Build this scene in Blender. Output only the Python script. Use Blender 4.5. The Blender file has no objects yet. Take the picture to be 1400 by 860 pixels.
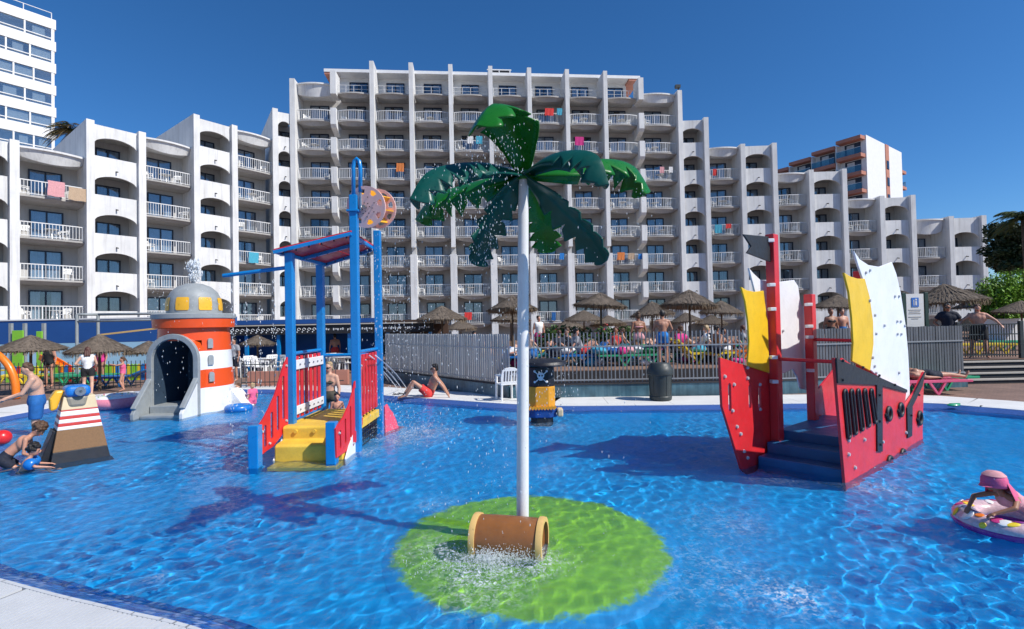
import bpy, bmesh, math, random
import numpy as np
from mathutils import Vector, Matrix, geometry
random.seed(7)
R = math.radians
scn = bpy.context.scene
C = scn.collection

# ------------------------------------------------------------------ camera
CAMZ = 2.05
FPX = 700.0                       # focal length in photo pixels (photo 1400 x 860)
PITCH = math.atan(13 / 700); ROLL = 0.02
_r = Vector((1, 0, 0)); _f = Vector((0, math.cos(PITCH), math.sin(PITCH))); _u = Vector((0, -math.sin(PITCH), math.cos(PITCH)))
RC = _r * math.cos(ROLL) - _u * math.sin(ROLL)
UC = _r * math.sin(ROLL) + _u * math.cos(ROLL)
EYE = Vector((0, 0, CAMZ))
cam = bpy.data.cameras.new('camera'); camo = bpy.data.objects.new('camera', cam); C.objects.link(camo)
cam.sensor_width = 36; cam.lens = 36 * FPX / 1400; cam.clip_start = 0.05; cam.clip_end = 3000
m3 = Matrix((RC, UC, -_f)).transposed()
camo.matrix_world = Matrix.Translation(EYE) @ m3.to_4x4()
scn.camera = camo

# ------------------------------------------------------------------ light
SUN_EL = R(45); SUN_H = Vector((0.9, -0.44, 0)).normalized()
world = bpy.data.worlds.new('World'); scn.world = world; world.use_nodes = True
wn = world.node_tree; wn.nodes.clear()
sky = wn.nodes.new('ShaderNodeTexSky'); sky.sky_type = 'NISHITA'; sky.sun_disc = False
sky.sun_elevation = SUN_EL; sky.sun_rotation = math.atan2(SUN_H.x, SUN_H.y)
sky.altitude = 500; sky.air_density = 1.0; sky.dust_density = 0.25; sky.ozone_density = 10.0
bg = wn.nodes.new('ShaderNodeBackground'); bg.inputs[1].default_value = 0.12
hs_ = wn.nodes.new('ShaderNodeHueSaturation'); hs_.inputs['Saturation'].default_value = 1.13; hs_.inputs['Value'].default_value = .86
wo = wn.nodes.new('ShaderNodeOutputWorld')
wn.links.new(sky.outputs[0], hs_.inputs['Color']); wn.links.new(hs_.outputs[0], bg.inputs[0]); wn.links.new(bg.outputs[0], wo.inputs[0])
sl = bpy.data.lights.new('sun', 'SUN'); sl.energy = 4.2; sl.angle = R(0.53); sl.color = (1.0, 0.955, 0.89); sl.cycles.is_caustics_light = True
so = bpy.data.objects.new('sun', sl); C.objects.link(so)
SUNV = SUN_H * math.cos(SUN_EL) + Vector((0, 0, math.sin(SUN_EL)))
so.rotation_euler = (-SUNV).to_track_quat('-Z', 'Y').to_euler(); so.location = (30, -10, 60)
scn.view_settings.view_transform = 'Standard'; scn.view_settings.look = 'None'
scn.view_settings.exposure = 0.3; scn.view_settings.gamma = 1.0
scn.render.engine = 'CYCLES'

# ------------------------------------------------------------------ pixel -> place
def ray(px, py):
    return (_f * FPX + RC * (px - 700) + UC * (430 - py)).normalized()
def G(px, py, z=0.0):             # point of the level z seen at the pixel
    d = ray(px, py); return EYE + d * ((z - CAMZ) / d.z)
def D(px, py, y):                 # point at distance y (along the view) seen at the pixel
    d = ray(px, py); return EYE + d * (y / d.y)
def W(px, py, p0, p1):            # point on the upright plane through p0, p1 seen at the pixel
    t = Vector((p1[0] - p0[0], p1[1] - p0[1], 0)); n = Vector((t.y, -t.x, 0))
    d = ray(px, py); return EYE + d * ((Vector((p0[0], p0[1], 0)) - EYE).dot(n) / d.dot(n))

# ------------------------------------------------------------------ materials
MATS = {}
def _new(name):
    m = bpy.data.materials.new(name); m.use_nodes = True
    nt = m.node_tree; nt.nodes.clear()
    o = nt.nodes.new('ShaderNodeOutputMaterial'); b = nt.nodes.new('ShaderNodeBsdfPrincipled')
    nt.links.new(b.outputs[0], o.inputs[0]); MATS[name] = m
    return m, nt, b, o
def node(nt, t, **kw):
    n = nt.nodes.new(t)
    for k, v in kw.items():
        if k.startswith('i_'):
            key = k[2:]; key = int(key) if key.isdigit() else key.replace('_', ' ')
            n.inputs[key].default_value = v
        else: setattr(n, k, v)
    return n
def mixc(nt, blend, fac, a, b):
    n = nt.nodes.new('ShaderNodeMix'); n.data_type = 'RGBA'; n.blend_type = blend
    for i, v in ((0, fac), (6, a), (7, b)):
        if isinstance(v, bpy.types.NodeSocket): nt.links.new(v, n.inputs[i])
        else: n.inputs[i].default_value = v if i == 0 else (tuple(v) + (1,))[:4]
    return n.outputs[2]
def mth(nt, op, a, b=None, c=None):
    n = nt.nodes.new('ShaderNodeMath'); n.operation = op
    for i, v in enumerate((a, b, c)):
        if v is None: continue
        if isinstance(v, bpy.types.NodeSocket): nt.links.new(v, n.inputs[i])
        else: n.inputs[i].default_value = v
    return n.outputs[0]
def noise(nt, vec, scale, detail=4, rough=.55, dist=0):
    n = node(nt, 'ShaderNodeTexNoise'); n.inputs['Scale'].default_value = scale; n.inputs['Detail'].default_value = detail
    n.inputs['Roughness'].default_value = rough; n.inputs['Distortion'].default_value = dist
    if vec is not None: nt.links.new(vec, n.inputs['Vector'])
    return n
def ramp(nt, f, stops):
    n = nt.nodes.new('ShaderNodeValToRGB'); e = n.color_ramp.elements
    while len(e) < len(stops): e.new(0.5)
    for q, (p, c) in zip(e, stops):
        q.position = p; q.color = (c, c, c, 1) if isinstance(c, (int, float)) else tuple(c) + (1,)
    nt.links.new(f, n.inputs[0]); return n.outputs[0]
def geo(nt):                      # position in the world: wear does not repeat from copy to copy
    return nt.nodes.new('ShaderNodeNewGeometry').outputs['Position']
def pm(name, col, rough=.5, var=.12, vs=2.5, bump=0.0, bs=60, metal=0, rnd=0.0, dirt=0.0, coat=0, spec=.5, streak=0.0, sss=0, trans=0):
    if name in MATS: return MATS[name]
    m, nt, b, o = _new(name)
    p = geo(nt); c = tuple(col)
    n1 = noise(nt, p, vs, 5, .6)
    v = ramp(nt, n1.outputs[0], [(.3, 1 - var), (.7, 1 + var * .5)])
    cs = mixc(nt, 'MULTIPLY', 1.0, c, v)
    if rnd:
        oi = nt.nodes.new('ShaderNodeObjectInfo')
        rv = mth(nt, 'MULTIPLY_ADD', oi.outputs['Random'], rnd * 2, 1 - rnd)
        cm = nt.nodes.new('ShaderNodeCombineColor')
        for i in range(3): nt.links.new(rv, cm.inputs[i])
        cs = mixc(nt, 'MULTIPLY', 1.0, cs, cm.outputs[0])
    if dirt:
        n2 = noise(nt, p, vs * 6, 6, .7)
        cs = mixc(nt, 'MIX', mth(nt, 'MULTIPLY', ramp(nt, n2.outputs[0], [(.52, 0), (.75, 1)]), dirt), cs, (.11, .1, .085))
    if streak:
        mp = node(nt, 'ShaderNodeMapping'); mp.inputs['Scale'].default_value = (3.2, 3.2, .16); nt.links.new(p, mp.inputs[0])
        n3 = noise(nt, mp.outputs[0], 1.6, 5, .65)
        cs = mixc(nt, 'MIX', mth(nt, 'MULTIPLY', ramp(nt, n3.outputs[0], [(.5, 0), (.72, 1)]), streak), cs, (.2, .18, .155))
    nt.links.new(cs, b.inputs['Base Color'])
    rr = ramp(nt, noise(nt, p, vs * 3, 3).outputs[0], [(.3, max(.03, rough - .08)), (.7, min(1, rough + .1))])
    nt.links.new(rr, b.inputs['Roughness'])
    b.inputs['Metallic'].default_value = metal
    b.inputs['Specular IOR Level'].default_value = spec
    if coat: b.inputs['Coat Weight'].default_value = coat; b.inputs['Coat Roughness'].default_value = .12
    if sss:
        b.inputs['Subsurface Weight'].default_value = sss; b.inputs['Subsurface Radius'].default_value = (.012, .005, .003)
        b.inputs['Subsurface Scale'].default_value = 1
    if bump:
        bn = node(nt, 'ShaderNodeBump'); bn.inputs['Strength'].default_value = bump; bn.inputs['Distance'].default_value = .02
        nt.links.new(noise(nt, p, bs, 4, .6).outputs[0], bn.inputs['Height']); nt.links.new(bn.outputs[0], b.inputs['Normal'])
    return m

# ------------------------------------------------------------------ mesh builder
class MB:
    def __init__(s): s.v = []; s.f = []; s.uvc = None
    def add(s, vs, fs):
        o = len(s.v); s.v += [tuple(x) for x in vs]; s.f += [tuple(i + o for i in f) for f in fs]; return s
    def box(s, c, sz, rot=None):
        c = Vector(c); hx, hy, hz = sz[0] / 2, sz[1] / 2, sz[2] / 2
        P = [Vector((x, y, z)) for z in (-hz, hz) for y in (-hy, hy) for x in (-hx, hx)]
        if rot is not None: P = [rot @ p for p in P]
        return s.add([c + p for p in P], [(0, 2, 3, 1), (4, 5, 7, 6), (0, 1, 5, 4), (2, 6, 7, 3), (0, 4, 6, 2), (1, 3, 7, 5)])
    def bar(s, p0, p1, w, h, up=(0, 0, 1)):          # square bar between two points
        p0 = Vector(p0); p1 = Vector(p1); d = p1 - p0; L = d.length; d.normalize(); up = Vector(up)
        x = d.cross(up)
        if x.length < 1e-4: x = Vector((1, 0, 0))
        x.normalize(); y = x.cross(d)
        rot = Matrix((x, d, y)).transposed()
        return s.box((p0 + p1) / 2, (w, L, h), rot)
    def cyl(s, p0, p1, r0, r1=None, n=12, caps=True):
        r1 = r0 if r1 is None else r1
        p0 = Vector(p0); p1 = Vector(p1); d = (p1 - p0).normalized()
        a = d.orthogonal().normalized(); b = d.cross(a)
        vs = []
        for p, r in ((p0, r0), (p1, r1)):
            for i in range(n):
                t = 2 * math.pi * i / n; vs.append(p + a * (math.cos(t) * r) + b * (math.sin(t) * r))
        fs = [(i, (i + 1) % n, n + (i + 1) % n, n + i) for i in range(n)]
        if caps: fs += [tuple(reversed(range(n))), tuple(range(n, 2 * n))]
        return s.add(vs, fs)
    def tube(s, pts, r, n=8, closed=False, ry=None):
        pts = [Vector(p) for p in pts]; m = len(pts); rs = r if isinstance(r, (list, tuple)) else [r] * m
        vs = []; prev = None
        for i, p in enumerate(pts):
            if closed: d = pts[(i + 1) % m] - pts[i - 1]
            else: d = pts[min(i + 1, m - 1)] - pts[max(i - 1, 0)]
            d.normalize()
            if prev is None: a = d.orthogonal().normalized()
            else:
                a = prev - d * prev.dot(d)
                a = a.normalized() if a.length > 1e-5 else d.orthogonal().normalized()
            prev = a; b = d.cross(a)
            for k in range(n):
                t = 2 * math.pi * k / n; vs.append(p + a * (math.cos(t) * rs[i]) + b * (math.sin(t) * (ry or rs[i])))
        fs = []
        for i in range(m if closed else m - 1):
            j = (i + 1) % m
            for k in range(n):
                l = (k + 1) % n; fs.append((i * n + k, i * n + l, j * n + l, j * n + k))
        if not closed: fs += [tuple(reversed(range(n))), tuple(range((m - 1) * n, m * n))]
        return s.add(vs, fs)
    def ell(s, c, r, nu=14, nv=9, rot=None):
        c = Vector(c); r = (r, r, r) if isinstance(r, (int, float)) else r; vs = []; fs = []
        for j in range(1, nv):
            ph = math.pi * j / nv
            for i in range(nu):
                t = 2 * math.pi * i / nu
                vs.append(Vector((r[0] * math.sin(ph) * math.cos(t), r[1] * math.sin(ph) * math.sin(t), r[2] * math.cos(ph))))
        vs += [Vector((0, 0, r[2])), Vector((0, 0, -r[2]))]; a = len(vs) - 2
        if rot is not None: vs = [rot @ v for v in vs]
        vs = [c + v for v in vs]
        for j in range(nv - 2):
            for i in range(nu):
                k = (i + 1) % nu; fs.append((j * nu + i, (j + 1) * nu + i, (j + 1) * nu + k, j * nu + k))
        for i in range(nu):
            k = (i + 1) % nu; fs.append((a, i, k)); fs.append((a + 1, (nv - 2) * nu + k, (nv - 2) * nu + i))
        return s.add(vs, fs)
    def cap(s, p0, p1, r0, r1, n=12):                 # tapered limb with round ends
        p0 = Vector(p0); p1 = Vector(p1)
        if (p1 - p0).length > 1e-4: s.cyl(p0, p1, r0, r1, n)
        s.ell(p0, r0, n, 8); s.ell(p1, r1, n, 8); return s
    def lathe(s, prof, c=(0, 0, 0), n=32, rot=None, capb=False, capt=False, a0=0, a1=2 * math.pi):
        c = Vector(c); full = abs(a1 - a0 - 2 * math.pi) < 1e-6; cols = n if full else n + 1; vs = []
        for r, z in prof:
            for i in range(cols):
                t = a0 + (a1 - a0) * i / n; vs.append(Vector((r * math.cos(t), r * math.sin(t), z)))
        if rot is not None: vs = [rot @ v for v in vs]
        vs = [c + v for v in vs]; fs = []
        for j in range(len(prof) - 1):
            for i in range(n):
                k = (i + 1) % cols; fs.append((j * cols + i, j * cols + k, (j + 1) * cols + k, (j + 1) * cols + i))
        if capb: fs.append(tuple(reversed(range(cols))))
        if capt: fs.append(tuple(range((len(prof) - 1) * cols, len(prof) * cols)))
        return s.add(vs, fs)
    def torus(s, c, Rr, r, nu=32, nv=12, rot=None, rz=None):
        c = Vector(c); vs = []; fs = []
        for i in range(nu):
            t = 2 * math.pi * i / nu
            for j in range(nv):
                p = 2 * math.pi * j / nv; q = Rr + r * math.cos(p)
                v = Vector((q * math.cos(t), q * math.sin(t), (rz or r) * math.sin(p)))
                vs.append(c + (rot @ v if rot is not None else v))
        for i in range(nu):
            for j in range(nv):
                k = (i + 1) % nu; l = (j + 1) % nv; fs.append((i * nv + j, k * nv + j, k * nv + l, i * nv + l))
        return s.add(vs, fs)
    def plate(s, outer, holes=(), o=(0, 0, 0), ex=(1, 0, 0), ey=(0, 0, 1), t0=0.0, t1=.05, ez=None):
        """flat board: outline in (ex, ey), thickness along ez"""
        o = Vector(o); ex = Vector(ex); ey = Vector(ey); ez = ex.cross(ey).normalized() if ez is None else Vector(ez)
        loops = [list(outer)] + [list(h) for h in holes]
        P = [o + ex * a + ey * b for l in loops for a, b in l]; n = len(P)
        vs = [p + ez * t0 for p in P] + [p + ez * t1 for p in P]; fs = []
        if holes:
            tri = geometry.tessellate_polygon([[Vector((a, b, 0)) for a, b in l] for l in loops])
            for a, b, c in tri: fs += [(a, b, c), (a + n, c + n, b + n)]
        else:
            fs += [tuple(range(n)), tuple(reversed(range(n, 2 * n)))]
        k = 0
        for l in loops:
            q = len(l)
            for i in range(q):
                j = (i + 1) % q; fs.append((k + i, k + i + n, k + j + n, k + j))
            k += q
        return s.add(vs, fs)
    def mesh(s, name, mat=None, smooth=None):
        me = bpy.data.meshes.new(name); me.from_pydata(s.v, [], s.f)
        bm = bmesh.new(); bm.from_mesh(me); bmesh.ops.recalc_face_normals(bm, faces=bm.faces[:]); bm.to_mesh(me); bm.free()
        if mat: me.materials.append(MATS[mat] if isinstance(mat, str) else mat)
        if smooth:
            me.polygons.foreach_set('use_smooth', [True] * len(me.polygons))
            if smooth is not True: me.set_sharp_from_angle(angle=R(smooth))
        me.update(); return me
    def build(s, name, mat=None, parent=None, smooth=None, bevel=0, local=False, segs=2):
        ob = bpy.data.objects.new(name, s.mesh(name, mat, smooth)); C.objects.link(ob); adopt(ob, parent, local)
        if bevel:
            md = ob.modifiers.new('bevel', 'BEVEL'); md.width = bevel; md.segments = segs; md.limit_method = 'ANGLE'; md.angle_limit = R(35)
            md.harden_normals = False
        return ob
def basis(o): return Matrix.LocRotScale(o.location, o.rotation_euler, o.scale)
def wmat(o):
    m = basis(o)
    return wmat(o.parent) @ o.matrix_parent_inverse @ m if o.parent else m
def adopt(ob, parent, local=False):
    if parent is None: return ob
    ob.parent = parent
    if not local: ob.matrix_parent_inverse = wmat(parent).inverted()
    return ob
def inst(me, name, parent=None, loc=(0, 0, 0), rz=0, sc=None, local=True, rot=None):
    ob = bpy.data.objects.new(name, me); C.objects.link(ob); adopt(ob, parent, local)
    ob.location = loc; ob.rotation_euler = rot if rot is not None else (0, 0, rz)
    if sc is not None: ob.scale = sc if not isinstance(sc, (int, float)) else (sc,) * 3
    return ob
def tag(o, label=None, cat=None, group=None, kind=None):
    if label: o['label'] = label
    if cat: o['category'] = cat
    if group: o['group'] = group
    if kind: o['kind'] = kind
    return o
def thing(name, label, cat, loc=(0, 0, 0), rz=0, group=None, sc=None):
    o = bpy.data.objects.new(name, None); C.objects.link(o); o.empty_display_size = .1
    o.location = loc; o.rotation_euler = (0, 0, rz)
    if sc: o.scale = (sc, sc, sc)
    return tag(o, label, cat, group)
def kids(o): return [c for c in C.objects if c.parent is o]
def copy_tree(o, children, parent=None):          # children: list of (object, its own children)
    c = o.copy(); C.objects.link(c); c.parent = parent
    for ch, sub in children: copy_tree(ch, sub, c)
    return c
def tree_of(o): return [(c, tree_of(c)) for c in o.children]

# colours
pm('concrete_white', (.74, .74, .73), .85, .12, .8, .25, 30, streak=.3, rnd=.05)
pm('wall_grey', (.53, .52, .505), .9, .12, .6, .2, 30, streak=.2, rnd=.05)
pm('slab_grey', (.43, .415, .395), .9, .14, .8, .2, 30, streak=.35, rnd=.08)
pm('white_paint', (.8, .8, .79), .55, .06, 2, .05, 40)
pm('rail_white', (.74, .74, .73), .5, .05, 4)
pm('frame_navy', (.012, .02, .045), .4, .2, 3)
pm('curtain', (.55, .57, .58), .9, .15, 3, rnd=.25)
pm('salmon', (.47, .2, .14), .85, .1, 1)
pm('plastic_white', (.82, .82, .8), .35, .05, 6)
pm('red_board', (.70, .024, .03), .42, .16, 3, .08, 200, dirt=.2, coat=.15)
pm('black_board', (.018, .019, .022), .5, .2, 5, .1, 200, dirt=.1)
pm('yellow_board', (.85, .53, .018), .42, .12, 3, .08, 200, dirt=.14)
pm('white_board', (.80, .81, .82), .45, .08, 3, .1, 120, dirt=.1)
pm('blue_metal', (.003, .22, .58), .32, .1, 4, .03, 200, coat=.35, dirt=.05)
pm('yellow_step', (.80, .52, .06), .5, .16, 4, .2, 120, dirt=.22)
pm('pink_board', (.95, .57, .51), .45, .08, 5, dirt=.06)
pm('orange_bucket', (.9, .42, .02), .4, .1, 5)
pm('steel', (.42, .42, .43), .3, .1, 8, metal=.9)
pm('slide_pink', (.8, .10, .16), .4, .08, 5)
pm('bolt_grey', (.55, .55, .56), .35, .1, 8, metal=.2)
pm('dark_blue_step', (.012, .11, .27), .45, .2, 3, .15, 80)
pm('leaf_teal', (.004, .075, .058), .36, .15, 6, .05, 60, spec=.35)
pm('leaf_green', (.012, .15, .012), .3, .15, 6, .05, 60, spec=.35)
pm('barrel_brown', (.28, .105, .026), .45, .14, 8, .05, 60, coat=.3, dirt=.3)
pm('barrel_cream', (.75, .48, .17), .45, .1, 6, dirt=.15)
pm('orange_red', (.80, .085, .012), .38, .06, 3, .03, 60, coat=.3, dirt=.06)
pm('gel_grey', (.30, .325, .33), .5, .15, 6, .1, 120, dirt=.1)
pm('gel_white', (.78, .78, .77), .4, .08, 3, .05, 60, coat=.2, dirt=.1, streak=.12)
pm('gel_yellow', (.85, .45, .03), .4, .08, 4)
pm('tunnel_blue', (.03, .055, .09), .55, .2, 4)
pm('brown_gel', (.24, .125, .05), .6, .15, 40, .3, 300, dirt=.2)
pm('black_gel', (.014, .015, .02), .45, .25, 8, .15, 150)
pm('beige_gel', (.68, .55, .34), .5, .1, 6)
pm('taupe_gel', (.26, .24, .19), .55, .15, 6)
pm('stripe_red', (.55, .035, .03), .5, .1, 6)
pm('blue_gel', (.01, .17, .55), .35, .1, 6, coat=.3)
pm('orange_gel', (.78, .34, .02), .45, .12, 10, .1, 200)
pm('navy_gel', (.008, .06, .27), .4, .15, 6)
pm('fence_shaded', (.15, .155, .165), .5, .15, 3, metal=.3, rnd=.15)  # fence metal with the shade on the right-hand slats put into its colour
pm('fence_mid', (.23, .24, .25), .45, .15, 3, metal=.35, rnd=.2)
pm('fence_metal', (.36, .37, .38), .42, .1, 3, metal=.35, rnd=.12)
pm('bin_grey', (.035, .045, .045), .5, .2, 6, .08, 80, dirt=.15)
pm('thatch', (.165, .13, .098), .95, .4, 9, .5, 90, rnd=.12)
pm('thatch_pale', (.24, .18, .115), .95, .35, 12, rnd=.2)
pm('wood_pole', (.13, .085, .05), .8, .25, 8, .2, 60)
pm('skin_a', (.47, .235, .15), .5, .1, 9, sss=.12)
pm('skin_b', (.62, .36, .25), .5, .1, 9, sss=.12)
pm('skin_c', (.33, .15, .085), .5, .1, 9, sss=.12)
pm('skin_d', (.55, .27, .18), .5, .12, 9, sss=.12)
pm('hair_dark', (.012, .009, .008), .45, .4, 40, .4, 160)
pm('hair_brown', (.1, .05, .025), .5, .4, 40, .4, 160)
pm('hair_blond', (.45, .32, .17), .5, .3, 40, .3, 160)
pm('hair_auburn', (.09, .03, .018), .5, .3, 40, .3, 160)
for nm, c in dict(cloth_blue=(.012, .12, .36), cloth_sky=(.02, .22, .62), cloth_red=(.72, .045, .04), cloth_navy=(.01, .014, .03), cloth_black=(.012, .012, .014),
                  cloth_white=(.78, .77, .75), cloth_pink=(.75, .12, .25), cloth_rose=(.7, .34, .36), cloth_orange=(.7, .21, .05), cloth_cyan=(.06, .38, .52),
                  cloth_green=(.03, .28, .1), cloth_yellow=(.8, .6, .05), cloth_olive=(.06, .055, .04), cloth_magenta=(.62, .03, .22), cloth_grey=(.3, .3, .32), cloth_tan=(.5, .36, .24)).items():
    pm(nm, c, .8, .2, 14, .25, 120)
for nm, c in dict(plast_green=(.03, .36, .17), plast_blue=(.01, .16, .5), plast_yellow=(.85, .62, .03), plast_pink=(.7, .1, .2), plast_teal=(.02, .3, .34), plast_orange=(.85, .2, .01), plast_lime=(.25, .6, .04), plast_red=(.7, .02, .02)).items():
    pm(nm, c, .35, .08, 6, coat=.15)
pm('ring_pink', (.8, .26, .33), .28, .08, 6, coat=.5)
pm('ring_print', (.72, .5, .52), .28, .3, 22, coat=.5)
pm('ring_white', (.85, .84, .82), .28, .06, 6, coat=.5)
pm('ring_purple', (.25, .02, .25), .25, .1, 6, coat=.5)
pm('coping', (.68, .68, .66), .8, .1, 1.5, .15, 60, dirt=.12)
pm('coping_slat', (.56, .58, .6), .55, .08, 3, dirt=.08)
pm('nosing', (.52, .47, .4), .8, .1, 3)
pm('step_dark', (.035, .033, .036), .8, .2, 3, .2, 40)
pm('bar_black', (.015, .014, .016), .6, .2, 3)
pm('bar_brown', (.09, .05, .032), .8, .2, 2)
pm('blue_wall', (.012, .085, .30), .8, .1, .7, .1, 30)
pm('pale_wall', (.36, .6, .76), .85, .1, .7, .1, 30)
pm('sign_white', (.75, .72, .66), .6, .05, 3)
pm('sign_blue', (.03, .16, .5), .6, .05, 3)
pm('sign_text', (.33, .28, .22), .7, .05, 3)
pm('post_green', (.02, .05, .035), .5, .15, 3)
pm('trunk', (.12, .09, .065), .95, .3, 8, .6, 40)
pm('leaf_dark', (.028, .058, .02), .6, .4, 4, rnd=.15)
pm('leaf_palm', (.09, .13, .04), .55, .4, 4)
pm('leaf_dry', (.34, .25, .11), .8, .4, 4)
pm('leaf_bamboo', (.20, .38, .03), .55, .45, 1.6, rnd=.12)
pm('leaf_shrub', (.05, .11, .02), .6, .4, 5)
pm('flower', (.6, .05, .06), .7, .3, 5)

# ------------------------------------------------------------------ special materials
def mat_water():
    m, nt, b, o = _new('water'); p = geo(nt)
    c = noise(nt, p, 16, 4, .6, .9); ch = ramp(nt, noise(nt, p, .55, 3, .6).outputs[0], [(.35, .3), (.65, 1.0)])
    bn = node(nt, 'ShaderNodeBump'); bn.inputs['Strength'].default_value = .8; bn.inputs['Distance'].default_value = .024
    nt.links.new(mth(nt, 'MULTIPLY', c.outputs[0], ch), bn.inputs['Height'])
    fr = node(nt, 'ShaderNodeFresnel'); fr.inputs[0].default_value = 1.33; nt.links.new(bn.outputs[0], fr.inputs['Normal'])
    gl = node(nt, 'ShaderNodeBsdfGlossy'); gl.inputs['Roughness'].default_value = .05; nt.links.new(bn.outputs[0], gl.inputs['Normal'])
    rf = node(nt, 'ShaderNodeBsdfRefraction'); rf.inputs[0].default_value = (.88, .97, 1.0, 1); rf.inputs['IOR'].default_value = 1.33; rf.inputs['Roughness'].default_value = .0
    # light scattered by the fine air bubbles in the churned water
    sc = node(nt, 'ShaderNodeBsdfDiffuse'); sc.inputs[0].default_value = (.008, .30, .75, 1); nt.links.new(bn.outputs[0], sc.inputs['Normal'])
    ms = node(nt, 'ShaderNodeMixShader'); ms.inputs[0].default_value = .06; nt.links.new(rf.outputs[0], ms.inputs[1]); nt.links.new(sc.outputs[0], ms.inputs[2])
    # foam where spray falls
    at = node(nt, 'ShaderNodeAttribute'); at.attribute_name = 'foam'
    fn = noise(nt, p, 26, 6, .75, .8); fn2 = noise(nt, p, 3.2, 3, .6, .5)
    fm = mth(nt, 'MULTIPLY', at.outputs['Fac'], ramp(nt, fn2.outputs[0], [(.35, .25), (.62, 1)]))
    fm = mth(nt, 'MULTIPLY', fm, ramp(nt, fn.outputs[0], [(.47, 0), (.64, 1)]))
    df = node(nt, 'ShaderNodeBsdfDiffuse'); df.inputs[0].default_value = (.75, .82, .86, 1)
    mf = node(nt, 'ShaderNodeMixShader'); nt.links.new(fm, mf.inputs[0]); nt.links.new(ms.outputs[0], mf.inputs[1]); nt.links.new(df.outputs[0], mf.inputs[2])
    mm = node(nt, 'ShaderNodeMixShader'); nt.links.new(mth(nt, 'MULTIPLY', fr.outputs[0], .8), mm.inputs[0]); nt.links.new(mf.outputs[0], mm.inputs[1]); nt.links.new(gl.outputs[0], mm.inputs[2])
    nt.links.new(mm.outputs[0], o.inputs[0]); return m
mat_water()
def mat_tiles(name, c1, c2, grout, scale, var=.2, rough=.3, bw=.5, rh=.5):
    m, nt, b, o = _new(name); p = geo(nt)
    br = node(nt, 'ShaderNodeTexBrick'); br.inputs['Scale'].default_value = scale; br.inputs['Mortar Size'].default_value = .012
    br.inputs['Brick Width'].default_value = bw; br.inputs['Row Height'].default_value = rh; br.offset = 0 if bw == rh else .5
    br.inputs['Color1'].default_value = tuple(c1) + (1,); br.inputs['Color2'].default_value = tuple(c2) + (1,); br.inputs['Mortar'].default_value = tuple(grout) + (1,)
    nt.links.new(p, br.inputs['Vector'])
    cs = mixc(nt, 'MULTIPLY', 1, br.outputs[0], ramp(nt, noise(nt, p, 1.3, 5, .6).outputs[0], [(.3, 1 - var), (.7, 1 + var * .4)]))
    nt.links.new(cs, b.inputs['Base Color']); b.inputs['Roughness'].default_value = rough; return m
mat_tiles('pool_floor', (.014, .41, .84), (.011, .385, .81), (.04, .44, .84), 20, .18)
mat_tiles('pavers', (.20, .125, .095), (.25, .155, .115), (.12, .085, .07), 4.5, .3, .85, .5, .25)
mat_tiles('terrace_paving', (.23, .135, .09), (.27, .16, .11), (.13, .09, .07), 3.2, .25, .85)
mat_tiles('wall_tiles', (.06, .15, .2), (.10, .21, .26), (.14, .2, .22), 9, .7, .4)
def mat_mosaic():
    m, nt, b, o = _new('mosaic')
    at = node(nt, 'ShaderNodeAttribute'); at.attribute_name = 'tint'
    nt.links.new(at.outputs['Color'], b.inputs['Base Color']); b.inputs['Roughness'].default_value = .18; return m
mat_mosaic()
pm('grout', (.42, .47, .56), .8, .15, 6)
pm('rim_blue', (.045, .11, .34), .4, .3, 30)
pm('drain_dark', (.07, .075, .08), .8, .2, 6)

def mat_mound():                    # green paint; edge fades to floor blue, imitating blur through the rippled water
    m, nt, b, o = _new('mound_green'); p = geo(nt)
    d = node(nt, 'ShaderNodeVectorMath', operation='DISTANCE'); nt.links.new(p, d.inputs[0]); d.inputs[1].default_value = (.13, 5.12, -.2)
    r = mth(nt, 'ADD', d.outputs['Value'], mth(nt, 'MULTIPLY_ADD', noise(nt, p, 5, 6, .75).outputs[0], .42, -.21))
    cs = mixc(nt, 'MIX', ramp(nt, mth(nt, 'MULTIPLY', r, .5), [(.635, 0), (.675, 1)]), (.33, .62, .0), (.016, .40, .83))
    cs = mixc(nt, 'MULTIPLY', 1, cs, ramp(nt, noise(nt, p, 2, 4, .6).outputs[0], [(.3, .85), (.7, 1.05)]))
    nt.links.new(cs, b.inputs['Base Color']); b.inputs['Roughness'].default_value = .5
mat_mound()
def mat_glass(name, tint, mirror, alpha):
    m, nt, b, o = _new(name)
    tr = node(nt, 'ShaderNodeBsdfTransparent'); tr.inputs[0].default_value = tuple(tint) + (1,)
    gl = node(nt, 'ShaderNodeBsdfGlossy'); gl.inputs['Roughness'].default_value = .02
    lw = node(nt, 'ShaderNodeLayerWeight'); lw.inputs[0].default_value = .25
    f = mth(nt, 'MULTIPLY_ADD', lw.outputs['Fresnel'], .8, mirror)
    mx = node(nt, 'ShaderNodeMixShader'); nt.links.new(f, mx.inputs[0]); nt.links.new(tr.outputs[0], mx.inputs[1]); nt.links.new(gl.outputs[0], mx.inputs[2])
    nt.links.new(mx.outputs[0], o.inputs[0]); return m
mat_glass('window_glass', (.78, .84, .9), .10, .7)
mat_glass('tower_glass', (.8, .85, .88), .2, .5)
mat_glass('rail_glass', (.5, .68, .72), .10, .5)
mat_glass('spray_water', (.93, .97, 1.0), .16, .5)
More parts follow.
